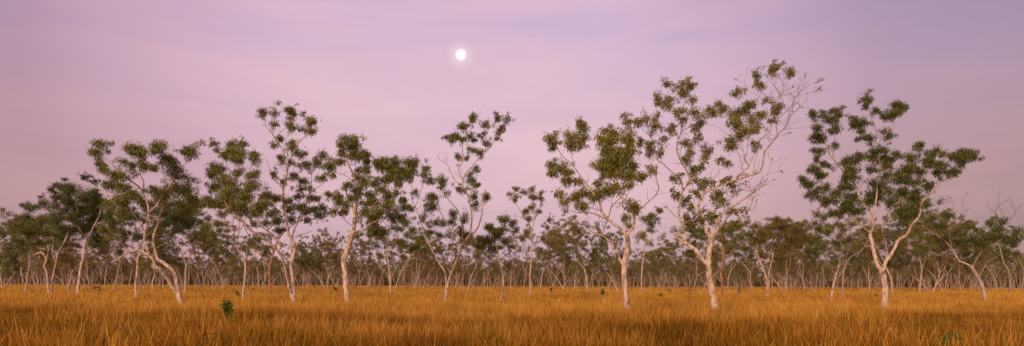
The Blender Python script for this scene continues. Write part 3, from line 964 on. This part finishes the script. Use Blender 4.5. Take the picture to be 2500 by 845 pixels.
G_BACK = 'pale gums at the front edge of the woodland'
mids = [  # px, bottom, top, variant, label
 (8, 706, 505, 1, 'sparse thin gum cut by the left edge of the view, wispy top against the sky'),
 (33, 708, 575, 4, 'low dense gum at the left edge, left of the two close thin trunks'),
 (58, 713, 500, 2, 'dark-crowned gum on a grey trunk, just left of the two close thin trunks'),
 (98, 708, 540, 4, 'low bushy gum right behind the two close thin trunks'),
 (160, 708, 530, 2, 'grey gum between the two close thin trunks and the sunlit stub'),
 (174, 715, 560, 5, 'short gum touching the left side of the tree with the sunlit stub'),
 (227, 713, 500, 4, 'dense dark gum right of the tree with the sunlit stub'),
 (275, 710, 520, 9, 'grey gum between the short-armed dead trunk and the white trunk behind the leaning gum'),
 (372, 707, 540, 0, 'pale gum behind the stump end of the leaning white gum'),
 (395, 706, 500, 4, 'dense gum filling the fork of the leaning white gum'),
 (452, 716, 470, 2, 'tall gum right beside the foot of the leaning white gum'),
 (496, 712, 480, 4, 'dark gum midway between the leaning white gum and the thin gum with bare upper twigs'),
 (524, 713, 560, 5, 'low spreading gum, second to the left of the thin gum with bare upper twigs'),
 (546, 706, 540, 9, 'grey gum just left of the thin gum with bare upper twigs'),
 (628, 722, 640, 6, 'very small leaning sapling gum left of the red-brown trunk'),
 (636, 706, 575, 3, 'narrow pale gum behind the red-brown trunk'),
 (742, 705, 580, 0, 'pale gum just right of the twin white stems'),
 (769, 709, 585, 7, 'dark-trunked spreading gum between the twin white stems and the thick pale trunk'),
 (797, 707, 572, 5, 'multi-stemmed gum left of the thick pale trunk'),
 (824, 705, 570, 8, 'three-stemmed gum touching the left of the thick pale trunk'),
 (873, 714, 585, 6, 'leaning gum close to the right of the thick pale trunk'),
 (902, 706, 590, 3, 'narrow pale gum between the thick pale trunk and the slender forked gum'),
 (925, 706, 560, 9, 'grey gum left of the slender forked gum'),
 (1008, 708, 540, 0, 'pale gum midway between the slender forked gum and the airy V-shaped gum'),
 (1030, 706, 565, 9, 'greyish gum left of the airy V-shaped gum'),
 (1062, 705, 560, 1, 'two-stemmed gum just left of the airy V-shaped gum'),
 (1124, 706, 570, 5, 'spreading gum just right of the foot of the airy V-shaped gum'),
 (1141, 711, 590, 3, 'narrow gum between the airy V-shaped gum and the small bushy gum'),
 (1160, 715, 590, 6, 'leaning thin gum just left of the small bushy gum'),
 (1250, 708, 585, 0, 'pale gum between the small bushy gum and the slim straight gum'),
 (1322, 706, 560, 3, 'narrow gum just right of the slim straight gum'),
 (1350, 706, 580, 9, 'low grey gum, second to the right of the slim straight gum'),
 (1376, 707, 540, 8, 'tall airy three-stemmed gum midway between the slim straight gum and the large forked white trunk'),
 (1401, 707, 560, 1, 'two-stemmed gum right of the tall airy three-stemmed gum'),
 (1432, 713, 555, 3, 'narrow gum under the low left limb of the large forked white trunk'),
 (1462, 706, 575, 4, 'dense low gum left of the large forked white trunk, second nearest to it'),
 (1483, 707, 560, 0, 'pale gum immediately left of the large forked white trunk'),
 (1512, 714, 570, 6, 'leaning gum touching the left of the large forked white trunk'),
 (1609, 709, 572, 1, 'two-stemmed gum in the gap between the large forked white trunk and the tallest gum'),
 (1634, 706, 590, 9, 'low grey gum, in the middle of the gap left of the tallest gum'),
 (1658, 706, 585, 0, 'pale gum, second to the left of the tallest gum'),
 (1692, 708, 560, 4, 'dense gum behind the bent left limb of the tallest gum'),
 (1720, 711, 590, 5, 'spreading gum touching the left of the tallest trunk'),
 (1778, 707, 580, 3, 'narrow gum between the red-brown tree and the small dark forked tree'),
 (1838, 708, 560, 2, 'grey gum between the small dark forked tree and the round-topped bushy gum'),
 (1915, 712, 575, 8, 'three-stemmed gum right of the round-topped bushy gum'),
 (1937, 709, 560, 2, 'grey gum, second to the right of the round-topped bushy gum'),
 (1964, 712, 550, 4, 'dense gum with a dark foot, left of the small bent white gum'),
 (1990, 710, 555, 1, 'two-stemmed gum close to the left of the small bent white gum'),
 (2011, 708, 545, 9, 'grey gum just behind the left of the small bent white gum'),
 (2085, 712, 560, 7, 'dark-trunked gum between the dark-based gum and the broad dark-leaved gum'),
 (2120, 713, 540, 0, 'pale gum left of the foot of the broad dark-leaved gum'),
 (2178, 714, 560, 3, 'narrow gum right of the foot of the broad dark-leaved gum'),
 (2205, 710, 520, 4, 'dense gum under the right limb of the broad dark-leaved gum'),
 (2242, 717, 510, 2, 'tall grey gum right of the broad dark-leaved gum'),
 (2260, 712, 500, 4, 'dense dark gum, second to the right of the broad dark-leaved gum'),
 (2276, 713, 520, 8, 'three-stemmed gum in the dark stand right of the broad dark-leaved gum'),
 (2304, 713, 540, 5, 'spreading gum just left of the dead-topped tree'),
 (2350, 712, 560, 4, 'dense gum between the dead-topped tree and the leaning gum'),
 (2376, 709, 570, 2, 'grey gum just left of the leaning gum at the right edge'),
 (2432, 710, 560, 4, 'dense gum just right of the leaning gum at the right edge'),
 (2490, 711, 540, 2, 'grey gum cut by the right edge of the view'),
]
# the wide spare variants must not repeat side by side: each takes its own turn and girth
for i, (px, yb, top, v, label) in enumerate(mids):
    Y = dist_of(px, yb)
    hgt = ((yb - top) * Y / F + GRASSH) * random.uniform(1.0, 1.14)
    place(MID[v], px, Y, hgt, 10.0, (i * 2.399 + 1.1) % 6.283, label, G_BACK, random.uniform(.74, .98))

# distant trees, each one on its own, thickening to the wood behind
marks = [(0, 'the twin thin trunks at the left edge'), (240, 'the leaning white gum'), (520, 'the twin white stems'), (800, 'the thick pale trunk'),
         (1000, 'the airy V-shaped gum'), (1180, 'the small bushy gum'), (1270, 'the slim straight gum at the centre'), (1420, 'the large forked white trunk'),
         (1640, 'the tallest gum'), (1840, 'the round-topped bushy gum'), (2000, 'the small bent white gum'), (2120, 'the broad dark-leaved gum'), (2310, 'the leaning gum at the right edge')]
rng = np.random.default_rng(77)
n_far = 215
for i in range(n_far):
    t = (i + .5) / n_far
    px = -60 + 2620 * ((i * .61803) % 1.0)
    Y = 125 + 150 * ((i * .7548) % 1.0) ** .8
    side = abs(px - 1250) / 1250
    h = rng.uniform(7.0, 11.0) * (1 + .16 * side)
    who = [m for m in marks if m[0] <= max(px, 0)][-1][1]
    place(FAR[int(rng.integers(12))], px, Y, h, 9.0, rng.uniform(0, 6.28), 'slender pale tree in the distant woodland, behind ' + who,
          'slender trees of the distant woodland', rng.uniform(.75, 1.05))

# ------------------------------------------------------------------ instancing helper for uncountable growth
def scatter(name, pts, src, rots, scales, idx, label, cat, extra=None):
    """points carry which source, turn and size; the sources are mesh data only."""
    me = bpy.data.meshes.new(name + '_points')
    me.vertices.add(len(pts)); me.vertices.foreach_set('co', np.asarray(pts, np.float32).ravel())
    for k, v in (('rz', rots), ('sc', scales)):
        a = me.attributes.new(k, 'FLOAT', 'POINT'); a.data.foreach_set('value', np.asarray(v, np.float32))
    a = me.attributes.new('which', 'INT', 'POINT'); a.data.foreach_set('value', np.asarray(idx, np.int32))
    o = link(name, me)
    ng = bpy.data.node_groups.new(name + '_nodes', 'GeometryNodeTree')
    ng.interface.new_socket('Geometry', in_out='INPUT', socket_type='NodeSocketGeometry')
    ng.interface.new_socket('Geometry', in_out='OUTPUT', socket_type='NodeSocketGeometry')
    nd, ln = ng.nodes, ng.links
    gi = nd.new('NodeGroupInput'); go = nd.new('NodeGroupOutput')
    join = nd.new('GeometryNodeJoinGeometry')
    def attr(n, t='FLOAT'):
        x = nd.new('GeometryNodeInputNamedAttribute'); x.data_type = t; x.inputs[0].default_value = n
        return x
    rz, sc, wh = attr('rz'), attr('sc'), attr('which', 'INT')
    cb = nd.new('ShaderNodeCombineXYZ'); ln.new(rz.outputs[0], cb.inputs[2])
    for i, meshes in enumerate(src):
        cmp_ = nd.new('FunctionNodeCompare'); cmp_.data_type = 'INT'; cmp_.operation = 'EQUAL'
        ints = [s for s in cmp_.inputs if s.type == 'INT']
        ln.new(wh.outputs[0], ints[0]); ints[1].default_value = i
        ip = nd.new('GeometryNodeInstanceOnPoints')
        j2 = nd.new('GeometryNodeJoinGeometry')
        for me_ in meshes:
            so = bpy.data.objects.new(me_.name + '_source', me_)
            oi = nd.new('GeometryNodeObjectInfo'); oi.inputs['Object'].default_value = so
            ln.new(oi.outputs['Geometry'], j2.inputs[0])
        ln.new(gi.outputs[0], ip.inputs['Points']); ln.new(cmp_.outputs[0], ip.inputs['Selection'])
        ln.new(j2.outputs[0], ip.inputs['Instance']); ln.new(cb.outputs[0], ip.inputs['Rotation']); ln.new(sc.outputs[0], ip.inputs['Scale'])
        ln.new(ip.outputs[0], join.inputs[0])
    ln.new(join.outputs[0], go.inputs[0])
    md = o.modifiers.new('scatter', 'NODES'); md.node_group = ng
    tag(o, label, cat, None, 'stuff')
    return o

# far-off wood
rng = np.random.default_rng(8)
under = []
for i in range(4):
    tb = Tubes(400 + i); lv = Leaves(410 + i); r = np.random.default_rng(420 + i)
    for j in range(9):
        p = np.array([r.normal(0, 2.2), r.normal(0, 2.2), 0.0]); hh = r.uniform(2.2, 4.6)
        tip = p + np.array([r.normal(0, .5), r.normal(0, .5), hh])
        tb.add(catmull([p, (p + tip) / 2 + r.normal(0, .15, 3), tip], 3), np.linspace(.07, .03, 7), 4)
        for q in range(3):
            lv.clump(tip + np.array([r.normal(0, .7), r.normal(0, .7), r.uniform(-2.2, .2)]), 1.1, .8, 1.1, .9, .5, .18, .4, .3)
    under.append((tb.mesh('under_stems', M_GREY), lv.mesh('under_leaves', M_LEAF_OLIVE)))
n = 5200
Yw = 215 + 390 * rng.random(n) ** .9
Xw = (rng.random(n) * 2 - 1) * Yw * .76
isu = (rng.random(n) < .80) & (Yw > 285)
# unseen trees added behind the viewer to keep the glow off the nearest grass
bx = np.array([-64, -56, -48, -41, -34, -28, -22, -16, -10, -4, 3, 9, 15, -50, -30, -12, 6, -40, -20]); by = np.array([-9, -13, -8, -12, -7, -12, -8, -11, -7, -12, -8, -11, -7, -17, -18, -17, -16, -16, -15])
Xw = np.concatenate([Xw, bx]); Yw = np.concatenate([Yw, by]); isu = np.concatenate([isu, np.zeros(len(bx), bool)]); n += len(bx)
scatter('woodland', np.column_stack([Xw, Yw, np.zeros(n)]), [[a, b] for a, b in FAR] + [[a, b] for a, b in under], rng.random(n) * 6.28,
        rng.uniform(.70, 1.12, n) * np.where(isu, 1.05, 1) * (1 + .15 * np.clip(np.abs(Xw / Yw / .7), 0, 1)), np.where(isu, rng.integers(12, 16, n), rng.integers(0, 12, n)),
        'far-off mass of pale trunks and olive leaves closing the plain along the horizon', 'woodland')

# ------------------------------------------------------------------ ground and grass
m, nt, nd, ln = new_mat('dry_soil')
tc = N(nd, 'ShaderNodeTexCoord')
nz = N(nd, 'ShaderNodeTexNoise'); nz.inputs['Scale'].default_value = .35; nz.inputs['Detail'].default_value = 8
ln.new(tc.outputs['Object'], nz.inputs['Vector'])
r = ramp(nd, [(.3, (.11, .055, .022)), (.7, (.24, .125, .04))])
ln.new(nz.outputs['Fac'], r.inputs[0])
b = N(nd, 'ShaderNodeBsdfPrincipled'); b.inputs['Roughness'].default_value = .95; ln.new(r.outputs[0], b.inputs['Base Color'])
o = N(nd, 'ShaderNodeOutputMaterial'); ln.new(b.outputs[0], o.inputs[0])
M_SOIL = m
g = 6000.0
gm = mesh_np('ground', [(-g, -g, 0), (g, -g, 0), (g, g, 0), (-g, g, 0)], [(0, 1, 2, 3)], [M_SOIL])
go_ = link('ground', gm); tag(go_, 'dry ochre soil of the flat plain under the grass', None, None, 'structure')

def grass_mat():
    m, nt, nd, ln = new_mat('golden_grass')
    h = N(nd, 'ShaderNodeAttribute', attribute_name='hgt')
    v = N(nd, 'ShaderNodeAttribute', attribute_name='tint')
    geo = N(nd, 'ShaderNodeNewGeometry')
    n1 = N(nd, 'ShaderNodeTexNoise'); n1.inputs['Scale'].default_value = .16; n1.inputs['Detail'].default_value = 3
    ln.new(geo.outputs['Position'], n1.inputs['Vector'])
    n2 = N(nd, 'ShaderNodeTexNoise'); n2.inputs['Scale'].default_value = .75; n2.inputs['Detail'].default_value = 2
    ln.new(geo.outputs['Position'], n2.inputs['Vector'])
    # stems are rusty, seed heads golden
    rs = ramp(nd, [(.0, (.20, .075, .014)), (.38, (.265, .108, .018)), (.70, (.55, .28, .045)), (1, (.74, .43, .105))])
    ln.new(h.outputs['Fac'], rs.inputs[0])
    # some blades straw, some still green; dark tones also carry painted shade
    rt = ramp(nd, [(0, (.18, .16, .10)), (.16, (.36, .44, .18)), (.32, (.48, .37, .26)), (.55, (.95, .92, .92)), (.85, (1.0, 1.03, 1.0)), (1, (1.1, 1.3, 1.5))])
    ln.new(v.outputs['Fac'], rt.inputs[0])
    m1 = N(nd, 'ShaderNodeMix', data_type='RGBA', blend_type='MULTIPLY'); m1.inputs[0].default_value = 1
    ln.new(rs.outputs[0], m1.inputs[6]); ln.new(rt.outputs[0], m1.inputs[7])
    rp = ramp(nd, [(.34, (.70, .62, .60)), (.50, (1, 1, 1)), (.66, (1.08, 1.08, 1.0))])
    ln.new(n1.outputs['Fac'], rp.inputs[0])
    m2 = N(nd, 'ShaderNodeMix', data_type='RGBA', blend_type='MULTIPLY'); m2.inputs[0].default_value = 1
    ln.new(m1.outputs[2], m2.inputs[6]); ln.new(rp.outputs[0], m2.inputs[7])
    rg = ramp(nd, [(.36, (.62, .66, .50)), (.46, (1, 1, 1)), (.62, (1, .93, .85))])
    ln.new(n2.outputs['Fac'], rg.inputs[0])
    m3 = N(nd, 'ShaderNodeMix', data_type='RGBA', blend_type='MULTIPLY'); m3.inputs[0].default_value = 1
    ln.new(m2.outputs[2], m3.inputs[6]); ln.new(rg.outputs[0], m3.inputs[7])
    d = N(nd, 'ShaderNodeBsdfDiffuse'); t = N(nd, 'ShaderNodeBsdfTranslucent')
    ln.new(m3.outputs[2], d.inputs[0]); ln.new(m3.outputs[2], t.inputs[0])
    mx = N(nd, 'ShaderNodeMixShader'); mx.inputs[0].default_value = .3
    ln.new(d.outputs[0], mx.inputs[1]); ln.new(t.outputs[0], mx.inputs[2])
    o = N(nd, 'ShaderNodeOutputMaterial'); ln.new(mx.outputs[0], o.inputs[0])
    return m
M_GRASS = grass_mat()

def grass_patch(name, seed, size, nb, w, hmin, hmax, clumps=12, seedheads=True, wild=.04, tone=.60):
    r = np.random.default_rng(seed)
    cc = (r.random((clumps, 2)) - .5) * size
    which = r.integers(0, clumps, nb)
    loose = r.random(nb) < .28
    xy = np.where(loose[:, None], (r.random((nb, 2)) - .5) * size * 1.15, cc[which] + r.normal(0, size * .055, (nb, 2)))
    ct = r.normal(.5, .22, clumps)
    hh = r.uniform(hmin, hmax, nb) * (.72 + .56 * ct[which])
    hh = np.where(r.random(nb) < .05, hh * 1.32, hh)
    wildb = r.random(nb) < wild
    lean = r.normal(0, .16, (nb, 2)) + np.where(wildb[:, None], r.normal(0, .55, (nb, 2)), 0)
    curve = r.normal(0, .14, (nb, 2)) + np.array([.04, .0])
    ts = np.array([0, .40, .74, 1.0])
    ws = np.array([.8, 1.0, .8, .15]) if not seedheads else np.array([.75, .85, 1.35, .2])
    a = r.random(nb) * math.pi
    side = np.stack([np.cos(a), np.sin(a)], 1)
    V = []
    for t, k in zip(ts, ws):
        c = xy + (lean * t + curve * t * t) * hh[:, None]
        z = hh * (t - .10 * t * t * np.linalg.norm(lean + curve, axis=1))
        for s in (-1, 1):
            p = c + side * s * (w * k * .5)
            V.append(np.column_stack([p, z]))
    V = np.stack(V, 1)                              # nb, 8, 3
    base = np.arange(nb)[:, None] * 8
    Q = np.concatenate([base + np.array([0, 1, 3, 2]), base + np.array([2, 3, 5, 4]), base + np.array([4, 5, 7, 6])], 0)
    hg = np.tile(np.repeat(ts, 2), nb) * np.repeat(np.clip(hh / .95, 0, 1.0), 8)
    tn = np.repeat(np.clip(tone + .5 * (ct[which] - .5) + r.normal(0, .17, nb), 0, 1), 8)
    return mesh_np(name, V.reshape(-1, 3), Q, [M_GRASS], {'hgt': hg, 'tint': tn})

NEAR_G = [[grass_patch('grass_tuft', 300 + i, 1.6, 680, .012, .45, 1.20)] for i in range(6)] + [[grass_patch('grass_tuft_shaded', 310 + i, 1.6, 560, .015, .38, 1.10, 9, True, .10, .26)] for i in range(4)]
MID_G = [[grass_patch('grass_tuft_wide', 320 + i, 3.2, 900, .026, .55, 1.05, 20, True, .02)] for i in range(4)]
FAR_G = [[grass_patch('grass_swathe', 340 + i, 9.0, 1500, .085, .60, 1.02, 30, True, 0)] for i in range(3)]
def cells(y0, y1, step, jit, seed, half=.80):
    r = np.random.default_rng(seed)
    P = []
    y = y0
    while y < y1:
        X = np.arange(-half * y - 3, half * y + 3, step)
        P.append(np.column_stack([X + r.normal(0, jit, len(X)), np.full(len(X), y) + r.normal(0, jit, len(X))]))
        y += step
    return np.concatenate(P), r
P1, r1 = cells(7.0, 42, 1.05, .3, 1)
P2, r2 = cells(41, 105, 2.2, .5, 2)
P3, r3 = cells(103, 420, 6.0, 1.2, 3, .74)
P = np.concatenate([P1, P2, P3]); Z = np.zeros(len(P))
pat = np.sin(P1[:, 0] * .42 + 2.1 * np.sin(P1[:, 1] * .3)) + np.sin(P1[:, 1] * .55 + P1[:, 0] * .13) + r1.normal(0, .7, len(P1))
shadep = pat > (P1[:, 1] - 30) * .17 - 1.6 * np.clip(np.abs(P1[:, 0]) / P1[:, 1] / .7, 0, 1) ** 3  # patchy growth, plus foreground and side shade put into the tuft colour
idx = np.concatenate([np.where(shadep, r1.integers(6, 10, len(P1)), r1.integers(0, 6, len(P1))), r2.integers(10, 14, len(P2)), r3.integers(14, 17, len(P3))])
sc = .93 + .12 * np.sin(P[:, 0] * .31 + 1.2 * np.sin(P[:, 1] * .17)) * np.cos(P[:, 1] * .23) + r1.normal(0, .04, len(P))
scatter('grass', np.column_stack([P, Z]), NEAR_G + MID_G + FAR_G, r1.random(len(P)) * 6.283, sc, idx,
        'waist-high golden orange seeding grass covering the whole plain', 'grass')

# ------------------------------------------------------------------ little green plants in the grass
def shrub(px, yb, ytop, half, label, seed, Y=None):
    Y = Y or dist_of(px, yb)
    k = Y / F
    rng = np.random.default_rng(seed)
    o = at(px, yb, Y)
    ztop = at(px, ytop, Y)[2]
    root = empty('shrub', (o[0], Y, 0)); tag(root, label, 'shrub', 'green shrubs poking out of the grass')
    tb = Tubes(seed); lv = Leaves(seed)
    zb = max(.15, o[2] * .6)
    for i in range(6):
        a = rng.uniform(0, 6.28); rr = half * k * rng.uniform(.1, .8)
        tip = np.array([math.cos(a) * rr, math.sin(a) * rr, ztop * rng.uniform(.75, 1.0)])
        C = catmull([[0, 0, 0], tip * [.3, .3, .5], tip], 4)
        tb.add(C, np.linspace(.012, .004, len(C)), 5)
        cen = np.array([C[j] + rng.normal(0, .05, 3) for j in range(2, len(C)) for _ in range(2)])
        lv.tufts(cen, .08 + half * k * .25, 14, .13, .06, 0.0, rng.normal(.5, .08, len(cen)))
    link('stems', tb.mesh('shrub_stems', M_DARK), root)
    link('leaves', lv.mesh('shrub_leaves', M_SHRUB), root)
shrub(557, 806, 733, 6, 'bright green leafy shrub standing in the grass below the thin gum with bare upper twigs', 61, 25.0)
shrub(580, 722, 712, 5, 'tiny green shrub at the foot of the thin gum with bare upper twigs', 62)
shrub(235, 706, 697, 6, 'small dark shrub beside the short-armed dead trunk', 63)
shrub(1345, 714, 703, 4, 'tiny dark shrub right of the slim straight gum', 64)
shrub(1470, 720, 707, 6, 'low green shrub left of the large forked white trunk', 65)
shrub(1612, 726, 715, 5, 'small green shrub in the gap left of the tallest gum', 67)
shrub(1634, 714, 706, 5, 'dark little shrub, the farther one in the gap left of the tallest gum', 68)
shrub(820, 712, 700, 6, 'small dark bush left of the thick pale trunk', 70)
shrub(2322, 890, 822, 14, 'small green shrub low in the foreground grass, below the broad dark-leaved gum', 72, 17.0)
shrub(2140, 726, 720, 4, 'tiny dark plant left of the foot of the broad dark-leaved gum', 71)
# thin dark stalk left of the biggest trunk
Ys = 44.0
o = at(1682, 745, Ys); root = empty('dead_sapling', (o[0], Ys, 0)); tag(root, 'thin dark leafless sapling stem upright in the grass, left of the tallest gum', 'sapling')
tb = Tubes(90); zt = at(1682, 676, Ys)[2]
tb.add(catmull([[0, 0, 0], [.02, 0, zt * .5], [-.02, .02, zt]], 4), np.linspace(.028, .012, 9), 6)
tb.add(catmull([[.0, 0, zt * .6], [.12, .05, zt * .72], [.16, .05, zt * .86]], 3), np.linspace(.012, .005, 7), 4)
link('stem', tb.mesh('sapling_stem', M_DARK), root)

# ------------------------------------------------------------------ moon
MD = 9000.0
mp = at(1125, 134, MD)
import bmesh
bm = bmesh.new(); bmesh.ops.create_uvsphere(bm, u_segments=48, v_segments=24, radius=6.6 * MD / F)
me = bpy.data.meshes.new('moon'); bm.to_mesh(me); bm.free()
me.polygons.foreach_set('use_smooth', np.ones(len(me.polygons), bool))
mm, nt, nd, ln = new_mat('moonlight')
e = N(nd, 'ShaderNodeEmission'); e.inputs['Color'].default_value = (1, .95, .86, 1); e.inputs['Strength'].default_value = 1.6
tc = N(nd, 'ShaderNodeTexCoord'); nz = N(nd, 'ShaderNodeTexNoise'); nz.inputs['Scale'].default_value = .03
ln.new(tc.outputs['Object'], nz.inputs['Vector'])
r = ramp(nd, [(.4, (.85, .80, .72)), (.6, (1, .96, .88))]); ln.new(nz.outputs['Fac'], r.inputs[0]); ln.new(r.outputs[0], e.inputs['Color'])
o = N(nd, 'ShaderNodeOutputMaterial'); ln.new(e.outputs[0], o.inputs[0]); me.materials.append(mm)
mo = link('moon', me); mo.location = tuple(mp); tag(mo, 'round white full moon shining alone in the pink sky', 'moon', None, 'thing')

# ------------------------------------------------------------------ sky and light
w = bpy.data.worlds.new('World'); S.world = w; w.use_nodes = True
nt = w.node_tree; nd, ln = nt.nodes, nt.links
for n_ in list(nd): nd.remove(n_)
AZ = math.radians(207)      # low afterglow behind the camera, to its left
sky = N(nd, 'ShaderNodeTexSky', sky_type='NISHITA'); sky.sun_disc = False
sky.sun_elevation = math.radians(4); sky.sun_rotation = AZ
bg1 = N(nd, 'ShaderNodeBackground'); bg1.inputs['Strength'].default_value = .03
ln.new(sky.outputs[0], bg1.inputs[0])
tc = N(nd, 'ShaderNodeTexCoord')
sep = N(nd, 'ShaderNodeSeparateXYZ'); ln.new(tc.outputs['Generated'], sep.inputs[0])
# height colours of the antitwilight: blue-grey belt, rose, lilac
el = ramp(nd, [(.0, (.36, .28, .43)), (.05, (.42, .295, .43)), (.09, (.53, .33, .44)), (.14, (.61, .37, .46)), (.19, (.64, .40, .50)), (.26, (.61, .405, .55)), (.36, (.51, .355, .56)), (.6, (.36, .30, .50)), (1, (.25, .25, .45))])
ln.new(sep.outputs[2], el.inputs[0])
# thin high cloud streaks
cb2 = N(nd, 'ShaderNodeCombineXYZ'); ln.new(sep.outputs[0], cb2.inputs[0]); ln.new(sep.outputs[2], cb2.inputs[1])
mpn = N(nd, 'ShaderNodeMapping'); mpn.inputs['Rotation'].default_value = (0, 0, math.radians(13)); mpn.inputs['Scale'].default_value = (2.0, 11.0, 1)
ln.new(cb2.outputs[0], mpn.inputs[0])
nz = N(nd, 'ShaderNodeTexNoise'); nz.inputs['Scale'].default_value = 1.0; nz.inputs['Detail'].default_value = 6; nz.inputs['Roughness'].default_value = .52; nz.inputs['Distortion'].default_value = .4
ln.new(mpn.outputs[0], nz.inputs['Vector'])
cr = ramp(nd, [(.34, (0, 0, 0)), (.62, (1, 1, 1))]); ln.new(nz.outputs['Fac'], cr.inputs[0])
cm = N(nd, 'ShaderNodeMath', operation='MULTIPLY'); cm.inputs[1].default_value = .60; ln.new(cr.outputs[0], cm.inputs[0])
mix = N(nd, 'ShaderNodeMix', data_type='RGBA'); ln.new(cm.outputs[0], mix.inputs[0]); ln.new(el.outputs[0], mix.inputs[6]); mix.inputs[7].default_value = (.80, .50, .56, 1)
# the sky opposite the afterglow is brightest round the moon and dims to both sides
dot = N(nd, 'ShaderNodeVectorMath', operation='DOT_PRODUCT'); ln.new(tc.outputs['Generated'], dot.inputs[0])
md_ = Vector((mp[0], mp[1], mp[2] - CAMH)).normalized(); dot.inputs[1].default_value = md_
fall = ramp(nd, [(.70, (.48, .44, .46)), (.79, (.62, .52, .52)), (.875, (.70, .605, .62)), (.94, (.90, .85, .87)), (.985, (1, 1, 1))]); ln.new(dot.outputs['Value'], fall.inputs[0])
# behind the camera the sunset side is warm and bright
back = N(nd, 'ShaderNodeVectorMath', operation='DOT_PRODUCT'); ln.new(tc.outputs['Generated'], back.inputs[0]); back.inputs[1].default_value = (math.sin(AZ), math.cos(AZ), .15)
bw = ramp(nd, [(.0, (0, 0, 0)), (.9, (1, 1, 1))]); ln.new(back.outputs['Value'], bw.inputs[0])
mul = N(nd, 'ShaderNodeMix', data_type='RGBA', blend_type='MULTIPLY'); mul.inputs[0].default_value = 1
ln.new(mix.outputs[2], mul.inputs[6]); ln.new(fall.outputs[0], mul.inputs[7])
ax = N(nd, 'ShaderNodeMapRange'); ax.inputs['From Min'].default_value = -1; ax.inputs['From Max'].default_value = 1; ln.new(sep.outputs[0], ax.inputs['Value'])
xr = ramp(nd, [(.18, (.45, .45, .45)), (.36, (0, 0, 0)), (.58, (0, 0, 0)), (.81, (1, 1, 1))]); ln.new(ax.outputs[0], xr.inputs[0])
zr = ramp(nd, [(.15, (0, 0, 0)), (.33, (1, 1, 1))]); ln.new(sep.outputs[2], zr.inputs[0])
xz = N(nd, 'ShaderNodeMath', operation='MULTIPLY'); ln.new(xr.outputs[0], xz.inputs[0]); ln.new(zr.outputs[0], xz.inputs[1])
xk = N(nd, 'ShaderNodeMath', operation='MULTIPLY'); xk.inputs[1].default_value = .6; ln.new(xz.outputs[0], xk.inputs[0])
east = N(nd, 'ShaderNodeMix', data_type='RGBA'); ln.new(xk.outputs[0], east.inputs[0]); ln.new(mul.outputs[2], east.inputs[6]); east.inputs[7].default_value = (.26, .22, .43, 1)
glow = N(nd, 'ShaderNodeMix', data_type='RGBA'); ln.new(bw.outputs[0], glow.inputs[0]); ln.new(east.outputs[2], glow.inputs[6]); glow.inputs[7].default_value = (1.85, 1.10, .78, 1)
# aureole of thin cloud lit by the moon
dist_ = N(nd, 'ShaderNodeVectorMath', operation='DISTANCE'); ln.new(tc.outputs['Generated'], dist_.inputs[0]); dist_.inputs[1].default_value = md_
hsc = N(nd, 'ShaderNodeMath', operation='MULTIPLY'); hsc.inputs[1].default_value = 40.0; ln.new(dist_.outputs['Value'], hsc.inputs[0])
hal = ramp(nd, [(.15, (1.0, .95, .85)), (.24, (.36, .34, .27)), (.36, (.09, .085, .06)), (.80, (0, 0, 0))]); hal.color_ramp.interpolation = 'EASE'
ln.new(hsc.outputs[0], hal.inputs[0])
ad = N(nd, 'ShaderNodeMix', data_type='RGBA', blend_type='ADD'); ad.inputs[0].default_value = 1
ln.new(glow.outputs[2], ad.inputs[6]); ln.new(hal.outputs[0], ad.inputs[7])
bg2 = N(nd, 'ShaderNodeBackground'); bg2.inputs['Strength'].default_value = 1.0; ln.new(ad.outputs[2], bg2.inputs[0])
ash = N(nd, 'ShaderNodeAddShader'); ln.new(bg1.outputs[0], ash.inputs[0]); ln.new(bg2.outputs[0], ash.inputs[1])
wo = N(nd, 'ShaderNodeOutputWorld'); ln.new(ash.outputs[0], wo.inputs[0])

sl = bpy.data.lights.new('afterglow', 'SUN'); sl.energy = 1.95; sl.angle = math.radians(15); sl.color = (1, .74, .53)
so = bpy.data.objects.new('afterglow', sl); COL.objects.link(so)
sel = math.radians(13)
sd = Vector((math.sin(AZ) * math.cos(sel), math.cos(AZ) * math.cos(sel), math.sin(sel)))
so.rotation_euler = sd.to_track_quat('Z', 'Y').to_euler()

# ------------------------------------------------------------------ camera
cd = bpy.data.cameras.new('camera'); co = bpy.data.objects.new('camera', cd); COL.objects.link(co)
cd.sensor_fit = 'HORIZONTAL'; cd.sensor_width = 36; cd.lens = 36 * F / W
cd.shift_y = (HORY - PICH / 2) / W
cd.clip_start = .1; cd.clip_end = 30000
c_, s_ = math.cos(ROLL), math.sin(ROLL)
X = Vector((c_, 0, s_)); Z = Vector((0, -1, 0)); Yv = Z.cross(X)
co.matrix_world = Matrix(((X.x, Yv.x, Z.x, 0), (X.y, Yv.y, Z.y, 0), (X.z, Yv.z, Z.z, CAMH), (0, 0, 0, 1)))
S.camera = co
S.view_settings.view_transform = 'Standard'; S.view_settings.look = 'None'
S.view_settings.exposure = 0; S.view_settings.gamma = 1
S.cycles.max_bounces = 6; S.cycles.diffuse_bounces = 3; S.cycles.transmission_bounces = 3; S.cycles.transparent_max_bounces = 4
S.cycles.use_denoising = True
